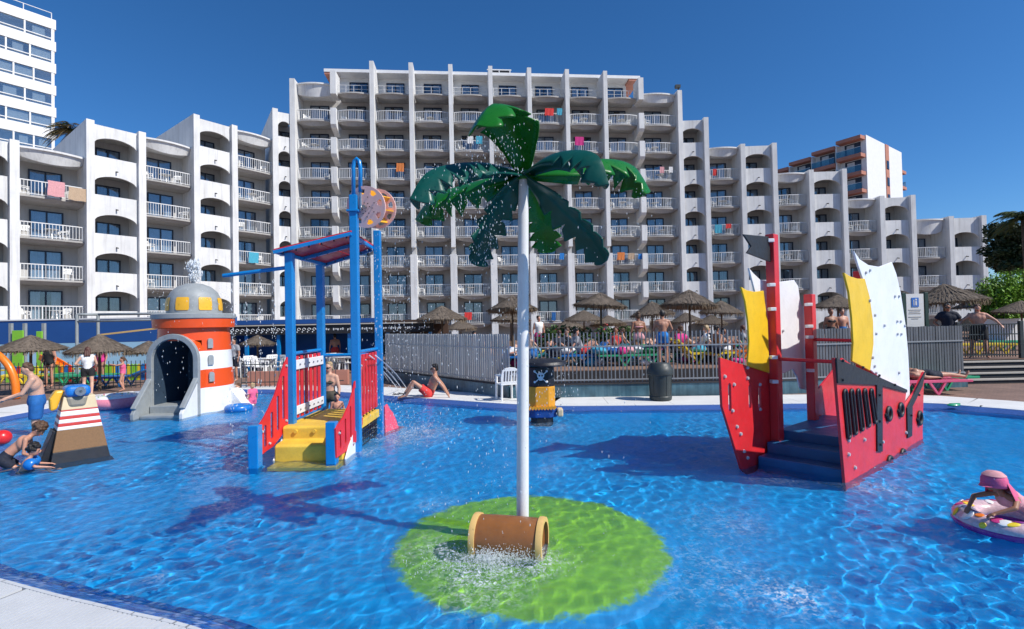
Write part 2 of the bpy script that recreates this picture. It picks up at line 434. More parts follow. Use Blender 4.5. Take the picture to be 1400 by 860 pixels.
def mat_drops():
    m, nt, b, o = _new('drops')
    b.inputs['Base Color'].default_value = (.85, .9, .93, 1); b.inputs['Roughness'].default_value = .08; b.inputs['Specular IOR Level'].default_value = .8
    tr = node(nt, 'ShaderNodeBsdfTransparent'); mx = node(nt, 'ShaderNodeMixShader'); mx.inputs[0].default_value = .6
    nt.links.new(tr.outputs[0], mx.inputs[1]); nt.links.new(b.outputs[0], mx.inputs[2]); nt.links.new(mx.outputs[0], o.inputs[0])
mat_drops()
def mat_bands():                    # lighthouse: white and orange bands by height
    m, nt, b, o = _new('lighthouse_bands'); p = geo(nt)
    sx = node(nt, 'ShaderNodeSeparateXYZ'); nt.links.new(p, sx.inputs[0]); z = sx.outputs[2]
    def band(lo, hi): return mth(nt, 'MULTIPLY', mth(nt, 'GREATER_THAN', z, lo), mth(nt, 'LESS_THAN', z, hi))
    f = mth(nt, 'ADD', band(.62, 1.07), band(1.53, 3.0))
    cs = mixc(nt, 'MIX', f, (.8, .8, .79), (.80, .085, .012))
    cs = mixc(nt, 'MULTIPLY', 1, cs, ramp(nt, noise(nt, p, 3, 5, .6).outputs[0], [(.3, .92), (.7, 1)]))
    nt.links.new(cs, b.inputs['Base Color']); b.inputs['Roughness'].default_value = .35; b.inputs['Coat Weight'].default_value = .2; return m
mat_bands()
pm('mesh_dark', (.03, .035, .04), .6, .2, 8)

# ------------------------------------------------------------------ pool, deck, terrace
def smooth_loop(pts, n=6, closed=True):
    out = []; m = len(pts)
    for i in range(m if closed else m - 1):
        g = lambda k: Vector(pts[(i + k) % m] if closed else pts[min(max(i + k, 0), m - 1)])
        a, b, c, d = g(-1), g(0), g(1), g(2)
        for k in range(n):
            t = k / n
            out.append(.5 * ((2 * b) + (c - a) * t + (2 * a - 5 * b + 4 * c - d) * t * t + (3 * b - a - 3 * c + d) * t ** 3))
    if not closed: out.append(Vector(pts[-1]))
    return out
pxs_near = [(370, 862), (220, 822), (141, 804.5), (63, 785), (0, 767.5)]
pxs_far = [(0, 578), (60, 566), (150, 549), (240, 541), (330, 537), (440, 540), (540, 548), (620, 554), (690, 559), (760, 562), (870, 561.5), (980, 560.5), (1100, 559), (1260, 558), (1330, 563), (1400, 569)]
g2 = lambda p: (G(*p).x, G(*p).y)
outline = [g2(p) for p in pxs_near] + [(-6.6, 5.75), (-9.2, 7.5), (-11.3, 9.6)] + [g2(p) for p in pxs_far] + [(11.6, 8.2), (12.2, 5.5), (11.5, 2.5), (9, .3), (5.5, -.3), (2.6, .7), (.6, 2.2)]
loop = smooth_loop(outline, 6)
NL = len(loop)
i_far0 = 8 * 6; i_far1 = (8 + len(pxs_far) - 1) * 6     # far stretch of the loop
def offset(lp, d):
    out = []; n = len(lp)
    for i in range(n):
        t = (lp[(i + 1) % n] - lp[i - 1]).normalized(); out.append(lp[i] + Vector((-t.y, t.x)) * d)
    return out
area = sum(loop[i].x * loop[(i + 1) % NL].y - loop[(i + 1) % NL].x * loop[i].y for i in range(NL))
SGN = 1 if area < 0 else -1        # outward
def off(d): return offset(loop, d * SGN)
def ring(d0, z0, d1, z1):
    a, b = off(d0), off(d1); mb = MB(); n = NL
    mb.add([(p.x, p.y, z0) for p in a] + [(p.x, p.y, z1) for p in b], [(i, (i + 1) % n, n + (i + 1) % n, n + i) for i in range(n)]); return mb
DECK = .07
# ground with the pool cut out
mb = MB(); hole = off(.27); big = [(-500, -200), (500, -200), (500, 900), (-500, 900)]
tri = geometry.tessellate_polygon([[Vector((x, y, 0)) for x, y in big], [Vector((p.x, p.y, 0)) for p in hole]])
mb.add([(x, y, DECK - .012) for x, y in big] + [(p.x, p.y, DECK - .012) for p in hole], tri)
ground = tag(mb.build('ground', 'pavers'), kind='structure')
# basin
mb = ring(.03, -.02, .03, -.34); fl = off(.03)
k = len(mb.v); mb.add([(p.x, p.y, -.34) for p in fl], [tuple(range(NL))])
basin = tag(mb.build('pool_basin', 'pool_floor'), kind='structure')
rim = tag(ring(.0, -.035, .27, DECK + .004).build('pool_rim', 'rim_blue'), kind='structure')
# green mound under the spray palm
GC = Vector((.13, 5.12))
def wob(a): return 1 + .015 * math.sin(3 * a + 1) + .008 * math.sin(7 * a)
mb = MB(); n = 64; rows = [(0, -.2), (.5, -.21), (.8, -.24), (.98, -.3), (1.06, -.337)]
vs = []
for rr, z in rows:
    for i in range(n):
        a = 2 * math.pi * i / n; q = rr * 1.36 * wob(a); vs.append((GC.x + q * math.cos(a), GC.y + q * math.sin(a) * 1.06, z))
mb.add(vs, [(j * n + i, j * n + (i + 1) % n, (j + 1) * n + (i + 1) % n, (j + 1) * n + i) for j in range(len(rows) - 1) for i in range(n)])
tag(mb.build('pool_mound', 'mound_green', smooth=True), kind='structure')
# water surface: a fine grid inside the loop, so that foam can be spread on it
FOAM = [(-.45, 4.5, .3, 1.0), (.0, 4.47, .28, 1.1), (.25, 4.45, .2, .9), (-.25, 4.25, .3, .7), (-.75, 4.75, .3, .7), (-.3, 3.95, .3, .5), (-2.2, 9.4, .75, .7), (-1.7, 9.9, .55, .8), (-2.5, 8.4, .3, .7),
        (2.05, 3.75, .2, 1.2), (1.35, 3.3, .16, .8), (4.3, 6.15, .25, .8), (.5, 7.2, .22, .5), (-5.0, 9.6, .4, .5), (-6.6, 11.6, .6, .6), (-3.0, 4.3, .12, .5), (-.9, 5.9, .25, .5), (.7, 10.2, .4, .8), (2.1, 5.2, .5, .35), (1.6, 4.1, .5, .45), (3.4, 6.7, .4, .4)]
def water():
    lp = np.array([(p.x, p.y) for p in off(.13)])
    xs = np.arange(-13.2, 13.0, .036); ys = [-.6]
    while ys[-1] < 17.5: ys.append(ys[-1] + max(.026, .0062 * abs(ys[-1])))
    ys = np.array(ys); X, Y = np.meshgrid(xs, ys); rs_ = np.random.RandomState(5)
    Z = np.zeros_like(X); ch = .75 + .35 * np.sin(X * .7 + 1.3 * np.sin(Y * .5)) * np.sin(Y * .9 + .6) + .25 * np.sin(X * 1.7 - Y * 1.1)
    for k in range(80):
        lam = .095 * (.8 / .095) ** (rs_.rand() ** 1.6); a = rs_.normal(-.35, .95); sl_ = .024 * (1.2 if lam < .3 else .42); ph = rs_.rand() * 6.28
        wx = X + .12 * np.sin(Y * 1.3 + k) ; wy = Y + .12 * np.sin(X * 1.1 + 2 * k)
        s_ = np.sin((wx * np.cos(a) + wy * np.sin(a)) * 2 * np.pi / lam + ph); Z += sl_ * lam / (2 * np.pi) * (s_ if lam > .5 else ch * s_)
    ins = np.zeros(X.shape, bool); n = len(lp)
    for q in range(n):
        x0, y0 = lp[q]; x1, y1 = lp[(q + 1) % n]
        if y0 == y1: continue
        c = ((y0 > Y) != (y1 > Y)) & (X < (x1 - x0) * (Y - y0) / (y1 - y0) + x0); ins ^= c
    idx = np.arange(X.size).reshape(X.shape); ok = ins[:-1, :-1] & ins[1:, :-1] & ins[:-1, 1:] & ins[1:, 1:]
    F = np.stack([idx[:-1, :-1], idx[:-1, 1:], idx[1:, 1:], idx[1:, :-1]], -1)[ok]; used = np.unique(F); rem = np.full(X.size, -1); rem[used] = np.arange(len(used)); F = rem[F]
    V = np.stack([X.ravel(), Y.ravel(), Z.ravel()], -1)[used]
    me = bpy.data.meshes.new('water'); me.from_pydata(V.tolist(), [], F.tolist()); me.polygons.foreach_set('use_smooth', [True] * len(me.polygons))
    fo = np.zeros(len(V))
    for fx, fy, fr, k in FOAM: fo += k * np.exp(-((V[:, 0] - fx) ** 2 + (V[:, 1] - fy) ** 2) / (fr * fr))
    at = me.attributes.new('foam', 'FLOAT', 'POINT'); at.data.foreach_set('value', np.minimum(1, fo))
    me.materials.append(MATS['water']); o = bpy.data.objects.new('water', me); C.objects.link(o)
    o.cycles.is_caustics_caster = True
    return tag(o, kind='structure')
water()
# mosaic tiles of the near rim, one by one
def resample(pts, step):
    out = [pts[0].copy()]; acc = 0
    for a, b in zip(pts, pts[1:]):
        L = (b - a).length; d = step - acc
        while d <= L: out.append(a + (b - a) * (d / L)); d += step
        acc = (acc + L) % step if L + acc >= step else acc + L
    return out
near = [loop[i % NL] for i in range(-8, 7 * 6)]
rs = resample(near, .046)
def tile_rows():
    vs = []; fs = []; cols = []; nr = 6; w = .27 / nr
    for i in range(len(rs) - 1):
        a, b = rs[i], rs[i + 1]; t = (b - a).normalized(); nn = Vector((-t.y, t.x)) * SGN
        for j in range(nr):
            if j == nr - 1: pass
            d0 = j * w + .003; d1 = (j + 1) * w - .003; z0 = -.035 + (DECK + .039) * d0 / .27 + .003; z1 = -.035 + (DECK + .039) * d1 / .27 + .003
            q = [(a + t * .002 + nn * d0, z0), (b - t * .002 + nn * d0, z0), (b - t * .002 + nn * d1, z1), (a + t * .002 + nn * d1, z1)]
            k = len(vs); vs += [(p.x, p.y, z) for p, z in q]; fs.append((k, k + 1, k + 2, k + 3))
            r = random.random(); c = random.choice([(.012, .07, .34), (.02, .12, .46), (.06, .19, .5), (.2, .3, .55), (.03, .15, .46)])
            cols.append(tuple(x * (.8 + .4 * r) for x in c) + (1,))
    me = bpy.data.meshes.new('mosaic_tiles'); me.from_pydata(vs, [], fs)
    at = me.attributes.new('tint', 'FLOAT_COLOR', 'CORNER'); at.data.foreach_set('color', [x for c in cols for _ in range(4) for x in c])
    me.materials.append(MATS['mosaic']); o = bpy.data.objects.new('mosaic_tiles', me); C.objects.link(o); adopt(o, rim); tag(o, kind='stuff')
tile_rows()
# near overflow grating: white slats across a dark channel
mb = ring(.27, DECK - .006, 1.02, DECK - .006); tag(mb.build('overflow_channel', 'drain_dark'), kind='structure')
gr = MB(); bd = MB(); rs2 = resample(near, .045)
for i in range(len(rs2) - 1):
    a, b = rs2[i], rs2[i + 1]; t = (b - a).normalized(); nn = Vector((-t.y, t.x)) * SGN
    if i % 42 == 41: continue
    p0 = a + nn * .305; p1 = a + nn * .98
    gr.bar((p0.x, p0.y, DECK + .004), (p1.x, p1.y, DECK + .004), .031, .02)
for d0, d1 in ((.272, .302), (.984, 1.02)):
    A = [a for a in rs2]; 
    for i in range(0, len(rs2) - 4, 3):
        a, b = rs2[i], rs2[i + 3]; t = (b - a).normalized(); nn = Vector((-t.y, t.x)) * SGN
        q = [a + nn * d0, b + nn * d0, b + nn * d1, a + nn * d1]
        bd.add([(p.x, p.y, DECK - .004) for p in q] + [(p.x, p.y, DECK + .014) for p in q], [(3, 2, 1, 0), (4, 5, 6, 7), (0, 1, 5, 4), (2, 3, 7, 6)])
gt = tag(bpy.data.objects.new('overflow_grating', bd.mesh('overflow_grating', 'coping_slat')), kind='structure'); C.objects.link(gt)
sl_ = gr.build('grating_slats', 'coping_slat', gt); tag(sl_, kind='stuff')
# far coping: pale slabs, one by one
cop = tag(ring(.272, DECK - .0085, 1.75, DECK - .0085).build('pool_coping', 'grout'), kind='structure')
far = [loop[i] for i in range(i_far0 - 14, min(i_far1 + 14, NL))]; rs3 = resample(far, .3)
def slab_row(d0, d1, every, mat, z):
    for i in range(0, len(rs3) - every, every):
        mb = MB(); seg = rs3[i:i + every + 1]; m = len(seg); top = []; 
        for k, a in enumerate(seg):
            b = seg[min(k + 1, m - 1)]; c = seg[max(k - 1, 0)]; t = (b - c).normalized(); nn = Vector((-t.y, t.x)) * SGN
            sh = t * (.006 if k == 0 else -.006 if k == m - 1 else 0)
            top.append((a + nn * d0 + sh, a + nn * d1 + sh))
        for z_ in (z - .03, z): 
            for p, q in top: mb.v += [(p.x, p.y, z_), (q.x, q.y, z_)]
        o2 = 2 * m
        for k in range(m - 1):
            a = 2 * k; mb.f.append((o2 + a, o2 + a + 1, o2 + a + 3, o2 + a + 2)); mb.f.append((a, a + 2, o2 + a + 2, o2 + a)); mb.f.append((a + 1, o2 + a + 1, o2 + a + 3, a + 3))
        mb.f += [(0, o2, o2 + 1, 1), (2 * m - 2, 2 * m - 1, o2 + 2 * m - 1, o2 + 2 * m - 2)]
        mb.build('coping_slab', mat, cop)
slab_row(.275, .5, 3, 'plastic_white', DECK + .012)
slab_row(.508, 1.74, 5, 'coping', DECK + .006)

# terrace behind the fence
TZ = .6
FENCE = [Vector((-4.75, 19.2)), Vector((-.05, 13.75)), Vector((6.5, 13.6)), Vector((12.55, 14.3))]
def shift(pts, d):
    out = []
    for i, p in enumerate(pts):
        t = (pts[min(i + 1, len(pts) - 1)] - pts[max(i - 1, 0)]).normalized(); out.append(p + Vector((-t.y, t.x)) * d)
    return out
te = shift(FENCE, 1.75); te[0] = Vector((-3.6, 20.3))
poly = [(p.x, p.y) for p in te] + [(12.35, 16.4), (26, 16.4), (60, 44), (-10, 44), (-10, 26)]
mb = MB(); mb.plate(poly, o=(0, 0, 0), ex=(1, 0, 0), ey=(0, 1, 0), t0=0, t1=TZ, ez=(0, 0, 1))
ter = tag(mb.build('terrace', 'step_dark'), kind='structure')
mb = MB(); mb.plate(poly, ex=(1, 0, 0), ey=(0, 1, 0), t0=TZ + .004, t1=TZ + .03, ez=(0, 0, 1)); tag(mb.build('terrace_paving', 'terrace_paving'), kind='structure')
# low tiled wall
def wall_strip(mb, pts, th, z0, z1):
    for a, b in zip(pts, pts[1:]): mb.bar((a.x, a.y, (z0 + z1) / 2), (b.x, b.y, (z0 + z1) / 2), th, z1 - z0)
lw_ = thing('low_wall', 'low blue tiled wall under the grey pool fence', 'wall', (FENCE[1].x, FENCE[1].y, 0))
mb = MB(); wall_strip(mb, FENCE, .22, 0, .40); mb.build('wall_body', 'wall_tiles', lw_)
mb = MB(); wall_strip(mb, FENCE, .26, .402, .43); mb.build('wall_cap', 'step_dark', lw_)
# fence, slat by slat
slat = MB().box((0, 0, 0), (.03, .03, 1.33)).mesh('slat', 'fence_mid')
slat_w = MB().box((0, 0, 0), (.058, .03, 1.33)).mesh('slat', 'fence_metal')
def fence(label, a, b, pitch, zb, me, h=1.33, rails=(.1, .98)):
    a = Vector(a); b = Vector(b); d = (b - a); L = d.length; d.normalize(); rz = math.atan2(d.y, d.x)
    f = thing('metal_fence', label, 'fence', (a.x, a.y, zb), rz, 'grey pool fence panels')
    n = int(L / pitch)
    for i in range(n + 1):
        inst(me, 'slat', f, (i * pitch + random.uniform(-.005, .005), 0, h / 2 + .03 + random.uniform(-.006, .006)), rot=(random.uniform(-.006, .006), random.uniform(-.008, .008), random.uniform(-.08, .08)))
    for z in rails: MB().box((L / 2, -.03, z), (L, .025, .035)).build('rail', 'fence_metal', f, local=True)
    return f
fence('grey metal slat fence seen edge-on, running away beside the bar', FENCE[0], FENCE[1], .1, .42, slat_w)
fence('grey metal slat fence behind the pirate figure and the litter bin', FENCE[1] + Vector((.1, 0)), FENCE[2], .103, .42, slat)
slat_d = MB().box((0, 0, 0), (.062, .03, 1.4)).mesh('slat', 'fence_shaded')
fence('grey metal slat fence, coloured darker for shade, behind the ship, ending at the dark steps', FENCE[2] + Vector((.1, 0)), FENCE[3], .085, .36, slat_d)
# steps up to the terrace
st = thing('terrace_steps', 'dark steps with pale edges climbing to the terrace', 'steps', (14.5, 14.7, 0))
for i in range(4):
    y0 = 14.75 + i * .42; z1 = DECK + (TZ - DECK) * (i + 1) / 4; x0 = 12.0 + .22 * i
    MB().box(((x0 + 22) / 2, (y0 + 16.45) / 2, z1 / 2 - .02), (22 - x0, 16.45 - y0, z1 - .06)).build('step', 'step_dark', st)
    MB().box(((x0 + 22) / 2, y0 + .03, z1 - .02), (22 - x0 + .02, .12, .045)).build('nosing', 'nosing', st)

# ------------------------------------------------------------------ hotel
FH = 2.8
hotel = thing('hotel_building', 'large white stepped hotel with rows of balconies and upright concrete fins', 'hotel', (0, 50, 0))
RW = 1.75                                   # depth of a balcony
def slab_mesh(bot_end=-.16, bot_mid=-.50, top=0.0, sag=.5, name='balcony_slab'):
    mb = MB(); n = 14; vs = []
    for i in range(n + 1):
        t = i / n; k = 1 - (2 * t - 1) ** 2; y = -.05 - sag * k
        yb = y + .12
        vs += [(t - .5, y, top), (t - .5, y, top - .13), (t - .5, yb, top - .16), (t - .5, yb + .25, bot_end + (bot_mid - bot_end) * k), (t - .5, RW, bot_end - .02), (t - .5, RW, top)]
    fs = [(i * 6 + j, i * 6 + (j + 1) % 6, (i + 1) * 6 + (j + 1) % 6, (i + 1) * 6 + j) for i in range(n) for j in range(6)]
    fs += [(0, 1, 2, 3, 4, 5), tuple(n * 6 + j for j in (5, 4, 3, 2, 1, 0))]
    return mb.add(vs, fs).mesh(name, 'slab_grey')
slab_me = slab_mesh(sag=.34); slab_st = slab_mesh(bot_end=-.3, bot_mid=-.32, sag=.1)
fascia_top = {k: slab_mesh(top=k, sag=.34, name='roof_fascia') for k in (.4, .75, 1.0)}
for m_ in fascia_top.values(): m_.materials[0] = MATS['concrete_white']
def rail_mesh(n=19, sag=.42):
    mb = MB(); W0 = 3.2
    f = lambda t: -.02 - sag * (1 - (2 * t - 1) ** 2)
    for i in range(n):
        t = (i + .5) / n; mb.box((t - .5, f(t), .5), (.026 / W0 if i % 6 else .055 / W0, .03, .9))
    for z, h in ((.99, .06), (.1, .04)):
        m = 10
        for i in range(m):
            a, b = i / m, (i + 1) / m
            q = []
            for t in (a, b):
                for dy in (-.025, .025):
                    for dz in (-h / 2, h / 2): q.append((t - .5, f(t) + dy, z + dz))
            mb.add(q, [(0, 1, 5, 4), (2, 6, 7, 3), (1, 3, 7, 5), (0, 4, 6, 2)])
    return mb.mesh('railing', 'rail_white')
thin_rail = MB()
for z_, h_ in ((.98, .04), (.5, .02)): thin_rail.box((0, -.02, z_), (1, .03, h_))
for i_ in range(5): thin_rail.box((-.48 + i_ * .24, -.02, .5), (.012, .03, 1.0))
thin_rail = thin_rail.mesh('railing', 'rail_white')
rail_me = rail_mesh(sag=.24); rail_st = rail_mesh(sag=.06)
def arch_mesh(top=.95, name='arch_parapet'):
    # upper edge straight, lower edge an arch
    mb = MB(); n = 14; pts = [(-.5, top), (.5, top)]
    for i in range(n + 1):
        t = 1 - i / n; pts.append((t - .5, -.95 + .55 * (1 - (2 * t - 1) ** 2) ** .6))
    mb.plate(pts, ex=(1, 0, 0), ey=(0, 0, 1), t0=-.18, t1=0, ez=(0, 1, 0))
    # underside slab behind the parapet
    return mb.mesh(name, 'concrete_white')
arch_me = arch_mesh(); arch_top = {k: arch_mesh(k) for k in (.4, 1.0)}
arch_floor = MB().box((0, RW / 2, -.1), (1, RW, .16)).mesh('balcony_slab', 'slab_grey')
def window_meshes(w, h, key, leaves=2):
    fr = MB(); b = .085
    for x in (-w / 2 + b / 2, w / 2 - b / 2): fr.box((x, 0, h / 2), (b, .1, h))
    for i in range(1, leaves): fr.box((-w / 2 + w * i / leaves, 0, h / 2), (b * 1.1, .1, h))
    for z in (b / 2, h - b / 2): fr.box((0, 0, z), (w - 2 * b, .098, b))
    pane = MB().box((0, .0, h / 2), (w - b, .012, h - b)).mesh('pane', 'window_glass')
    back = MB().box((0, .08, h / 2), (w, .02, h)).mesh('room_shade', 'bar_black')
    cur = MB(); vs = []; n = 30
    return fr.mesh('window', 'frame_navy'), pane, back
def curtain_mesh(w, h):
    n = max(8, int(w / .06)); vs = []
    for i in range(n + 1):
        x = -w / 2 + w * i / n; y = .045 + .016 * math.sin(i * 1.9) + .006 * math.sin(i * .7); vs += [(x, y, .06), (x, y, h - .08)]
    return MB().add(vs, [(2 * i, 2 * i + 2, 2 * i + 3, 2 * i + 1) for i in range(n)]).mesh('curtain', 'curtain')
WM = {'door': window_meshes(1.8, 2.12, 'd'), 'win': window_meshes(2.0, 1.15, 'w', 3), 'wins': window_meshes(1.5, 1.15, 'w', 2)}
CM = {k: curtain_mesh(k, 2.12) for k in (.55, .8, 1.1, 1.62)}; CMs = {k: curtain_mesh(k, 1.15) for k in (.55, .8, 1.1)}
BLIND = {k: MB().box((0, .03, h - s_ * h / 2 - .05), (w_ - .2, .008, s_ * h)).mesh('roller_blind', 'curtain') for k, w_, h, s_ in (('door', 1.8, 2.12, .45), ('win', 2.0, 1.15, .4), ('wins', 1.5, 1.15, .5))}
def local_pt(p0, ex, ey, x, y): return p0 + ex * x + ey * y
BALCONIES = []
def put_window(kind, pos, rz):
    fr, pane, back = WM[kind]
    w = inst(fr, 'window', hotel, local=False, loc=pos, rz=rz); w.matrix_parent_inverse = wmat(hotel).inverted()
    inst(pane, 'pane', w); inst(back, 'room_shade', w)
    if random.random() < .22: inst(BLIND[kind], 'roller_blind', w)
    if kind == 'door':
        r = random.random()
        if r < .5: inst(CM[1.62], 'curtain', w)
        else:
            k = random.choice((.55, .8, .8)); s = 1 if random.random() < .5 else -1
            inst(CM[k], 'curtain', w, (s * (.85 - k / 2), 0, 0))
            if random.random() < .75: inst(CM[.55], 'curtain', w, (-s * (.85 - .275), 0, 0))
    else:
        for s in (-1, 1):
            k = random.choice((.55, .8)) if kind == 'win' else .55
            inst(CMs[k], 'curtain', w, (s * (.92 - k / 2 - (.25 if kind == 'wins' else 0)), 0, 0))
def bay(p0, p1, typ, rows, zs, top_fascia=True, body=9.0, up=0.0, par=.4, straight=False):
    d = (p1 - p0); w = d.length; ex = d.normalized(); ey = Vector((-ex.y, ex.x)); rz = math.atan2(ex.y, ex.x); mid = (p0 + p1) / 2
    win = w - .5
    hp = wmat(hotel).inverted()
    def put(me, name, xyz, sc=None):
        q = mid + ex * xyz[0] + ey * xyz[1]; o = inst(me, name, hotel, (q.x, q.y, xyz[2]), rz, sc, local=False); o.matrix_parent_inverse = hp; return o
    ztop = zs + FH * rows
    # solid body behind the balconies
    MBq = MB(); q = mid + ey * (RW + body / 2); rot = Matrix.Rotation(rz, 3, 'Z')
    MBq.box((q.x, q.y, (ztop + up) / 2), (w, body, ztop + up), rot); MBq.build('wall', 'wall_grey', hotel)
    for k in range(rows):
        z = zs + FH * k
        if typ == 'b':
            put(slab_st if straight else slab_me, 'balcony_slab', (0, 0, z), (win, 1, 1)); put(rail_st if straight else rail_me, 'railing', (0, 0, z), (win, 1, 1))
            q = mid + ex * (random.choice((-.1, -.05, 0)) * w * .3) + ey * (RW - .09); put_window('door', (q.x, q.y, z + .02), rz)
            BALCONIES.append((mid, ex, ey, win, z, rz, k))
        else:
            put(arch_me, 'arch_parapet', (0, -.1, z), (win + .01, 1, 1)); put(arch_floor, 'balcony_slab', (0, 0, z), (win, 1, 1))
            q = mid + ey * (RW - .09); put_window('win' if win > 2.7 else 'wins', (q.x, q.y, z + .95), rz)
            sp = mid + ey * -.36
            o = inst(SPOUT, 'drain_spout', hotel, (sp.x, sp.y, z + .02), rz, local=False); o.matrix_parent_inverse = hp
    if top_fascia:
        if typ == 'b': put(fascia_top[par], 'roof_fascia', (0, 0, ztop), (win, 1, 1))
        else: put(arch_top[par], 'arch_parapet', (0, -.1, ztop), (win + .01, 1, 1)); put(arch_floor, 'roof_slab', (0, 0, ztop), (win, 1, 1))
SPOUT = MB().cyl((0, .1, 0), (.05, -.14, -.06), .045, n=6).mesh('drain_spout', 'bar_black')
def fin(p, rz, z0, z1, th=.46, front=.62, back=RW + .3, slope=0):
    ex = Vector((math.cos(rz), math.sin(rz))); ey = Vector((-ex.y, ex.x)); o = Vector((p.x, p.y, 0)) - Vector((ex.x, ex.y, 0)) * th / 2
    mb = MB(); pts = [(-front, z0), (back, z0), (back, z1 - slope), (-front, z1)]
    mb.plate(pts, o=o, ex=(ey.x, ey.y, 0), ey=(0, 0, 1), t0=0, t1=th, ez=(ex.x, ex.y, 0)); mb.build('fin', 'concrete_white', hotel)
w2 = lambda px, a, b: Vector((W(px, 440, a, b).x, W(px, 440, a, b).y))
LA, LB = (-32.4, 33.5), (-21.9, 47.1); CA, CB = (-20.3, 48.3), (15.9, 51.5); RA, RB = (16.4, 51.6), (42, 50.6)
def run(line, pxs, spec, z_of, ends=(True, True), frontfin=.62):
    P = [w2(x, *line) for x in pxs]
    for i, (typ, rows) in enumerate(spec): bay(P[i], P[i + 1], typ, rows, z_of(i))
    return P
# left wing
lsp = [('a', 4), ('b', 4), ('a', 5), ('b', 5), ('a', 6), ('b', 6), ('a', 7)]
lz = [2.9, 2.9, 2.62, 2.62, 2.34, 2.34, 2.2]
LP = [w2(x, LA, LB) for x in (-66, 18, 121.5, 192.5, 267, 319, 378)] + [Vector((-20.35, 48.2))]
for i, (t, r) in enumerate(lsp): bay(LP[i], LP[i + 1], t, r, lz[i], straight=True)
for i in range(len(LP) - 1):
    d = (LP[i + 1] - LP[i]); rz = math.atan2(d.y, d.x)
    tops = [lz[j] + FH * lsp[j][1] + .45 for j in (i - 1, i) if 0 <= j < len(lsp)]
    fin(LP[i], rz, 0, max(tops) + .1, back=RW + 8.9)
# right wing
rsp = [('a', 7), ('b', 6), ('a', 6), ('b', 5), ('a', 5), ('b', 4), ('a', 4), ('b', 3), ('a', 3)]
RP = [w2(x, RA, RB) for x in (934, 970, 1019, 1062, 1111, 1156, 1206, 1248, 1299, 1343)]
ZC = 2.2
for i, (t, r) in enumerate(rsp): bay(RP[i], RP[i + 1], t, r, ZC, par=1.0 if i > 6 else .4)
for i in range(1, len(RP)):
    d = RP[min(i + 1, len(RP) - 1)] - RP[i - 1]; rz = math.atan2(d.y, d.x)
    tops = [ZC + FH * rsp[j][1] + (1.05 if i > 7 else .45) for j in (i - 1, i) if 0 <= j < len(rsp)]
    fin(RP[i], rz, 0, max(tops) + .1, back=RW + 8.9)
# centre block
cpx = (406, 462, 514.5, 568, 622, 676.5, 729.5, 781, 833, 881, 934)
CP = [w2(x, CA, CB) for x in cpx]
crz = math.atan2(CB[1] - CA[1], CB[0] - CA[0])
for i in range(10):
    endb = i in (0, 1, 8, 9)
    bay(CP[i], CP[i + 1], 'b', 8, ZC, top_fascia=i in (0, 9), par=.75 if i == 0 else .4)
    if i not in (0, 9):
        mid = (CP[i] + CP[i + 1]) / 2; d = CP[i + 1] - CP[i]; win = d.length - .5
        for me, nm, z in ((slab_me, 'balcony_slab', ZC + 8 * FH - .1), (thin_rail, 'railing', ZC + 8 * FH - .1)):
            o = inst(me, nm, hotel, (mid.x, mid.y, z), crz, (win, 1, 1 if nm != 'railing' else .8), local=False); o.matrix_parent_inverse = wmat(hotel).inverted()
for i in (0, 10): fin(CP[i], crz, 0, ZC + 8 * FH + (.95 if i == 0 else .6), back=RW + 8.9)
zb = ZC + 2 * FH
for i in range(2, 9):
    fin(CP[i], crz, zb + 1.75, 27.4 - (i - 2) * .07, th=.4)
    fin(CP[i], crz, 0, zb + 1.05, th=.62, front=.72)
    MB().bar((CP[i].x, CP[i].y + .7, zb + 1.0), (CP[i].x, CP[i].y + .7, zb + 1.8), .4, 1.6, up=(0, 1, 0)).build('fin_link', 'wall_grey', hotel)
ex = Vector((math.cos(crz), math.sin(crz), 0)); ey = Vector((-ex.y, ex.x, 0))
for i in (1, 9):                            # half fins between the paired bays
    for k in range(9):
        z = ZC + FH * k; pts = [(-.7, z + 1.0), (-.7, z - .55), (-.5, z - .8), (.9, z - 1.25), (.9, z + .05), (-.25, z + .05), (-.25, z + 1.0)]
        if k == 8: pts = [(-.7, z + 1.75), (-.7, z - .45), (.9, z - .45), (.9, z + 1.75)]
        MB().plate(pts, o=Vector((CP[i].x, CP[i].y, 0)) - ex * .26, ex=ey, ey=(0, 0, 1), t0=0, t1=.52, ez=ex).build('half_fin', 'concrete_white', hotel)
# penthouse set back on the roof
zp = ZC + 8 * FH
a = CP[1] + Vector((ex.x, ex.y)) * -1.3; b = CP[9] + Vector((ex.x, ex.y)) * .6; c = (a + b) / 2; Lp = (b - a).length; ey2 = Vector((ey.x, ey.y)); rot = Matrix.Rotation(crz, 3, 'Z')
q = c + ey2 * (RW + 4.2); MB().box((q.x, q.y, zp + 1.3), (Lp - 2.2, 7, 2.6), rot).build('penthouse_wall', 'white_paint', hotel)
q = c + ey2 * (RW + 3.6); MB().box((q.x, q.y, zp + 2.68), (Lp, 8.4, .3), rot).build('penthouse_roof', 'white_paint', hotel)
for s in (-1, 1):
    q = c + Vector((ex.x, ex.y)) * s * (Lp / 2 - .6) + ey2 * (RW + 3.6); MB().box((q.x, q.y, zp + 2.42), (1.15, 8.3, .2), rot).build('soffit', 'salmon', hotel)
for i in range(1, 9):
    m_ = (CP[i] + CP[i + 1]) / 2 + ey2 * (RW + .62); put_window('door', (m_.x, m_.y, zp - .05), crz)
q = c + Vector((ex.x, ex.y)) * 1.6 + ey2 * 5
rf = MB().box((q.x, q.y, zp + 3.7), (2.3, 1.6, 1.7), rot).build('plant_box', 'bar_black', hotel)
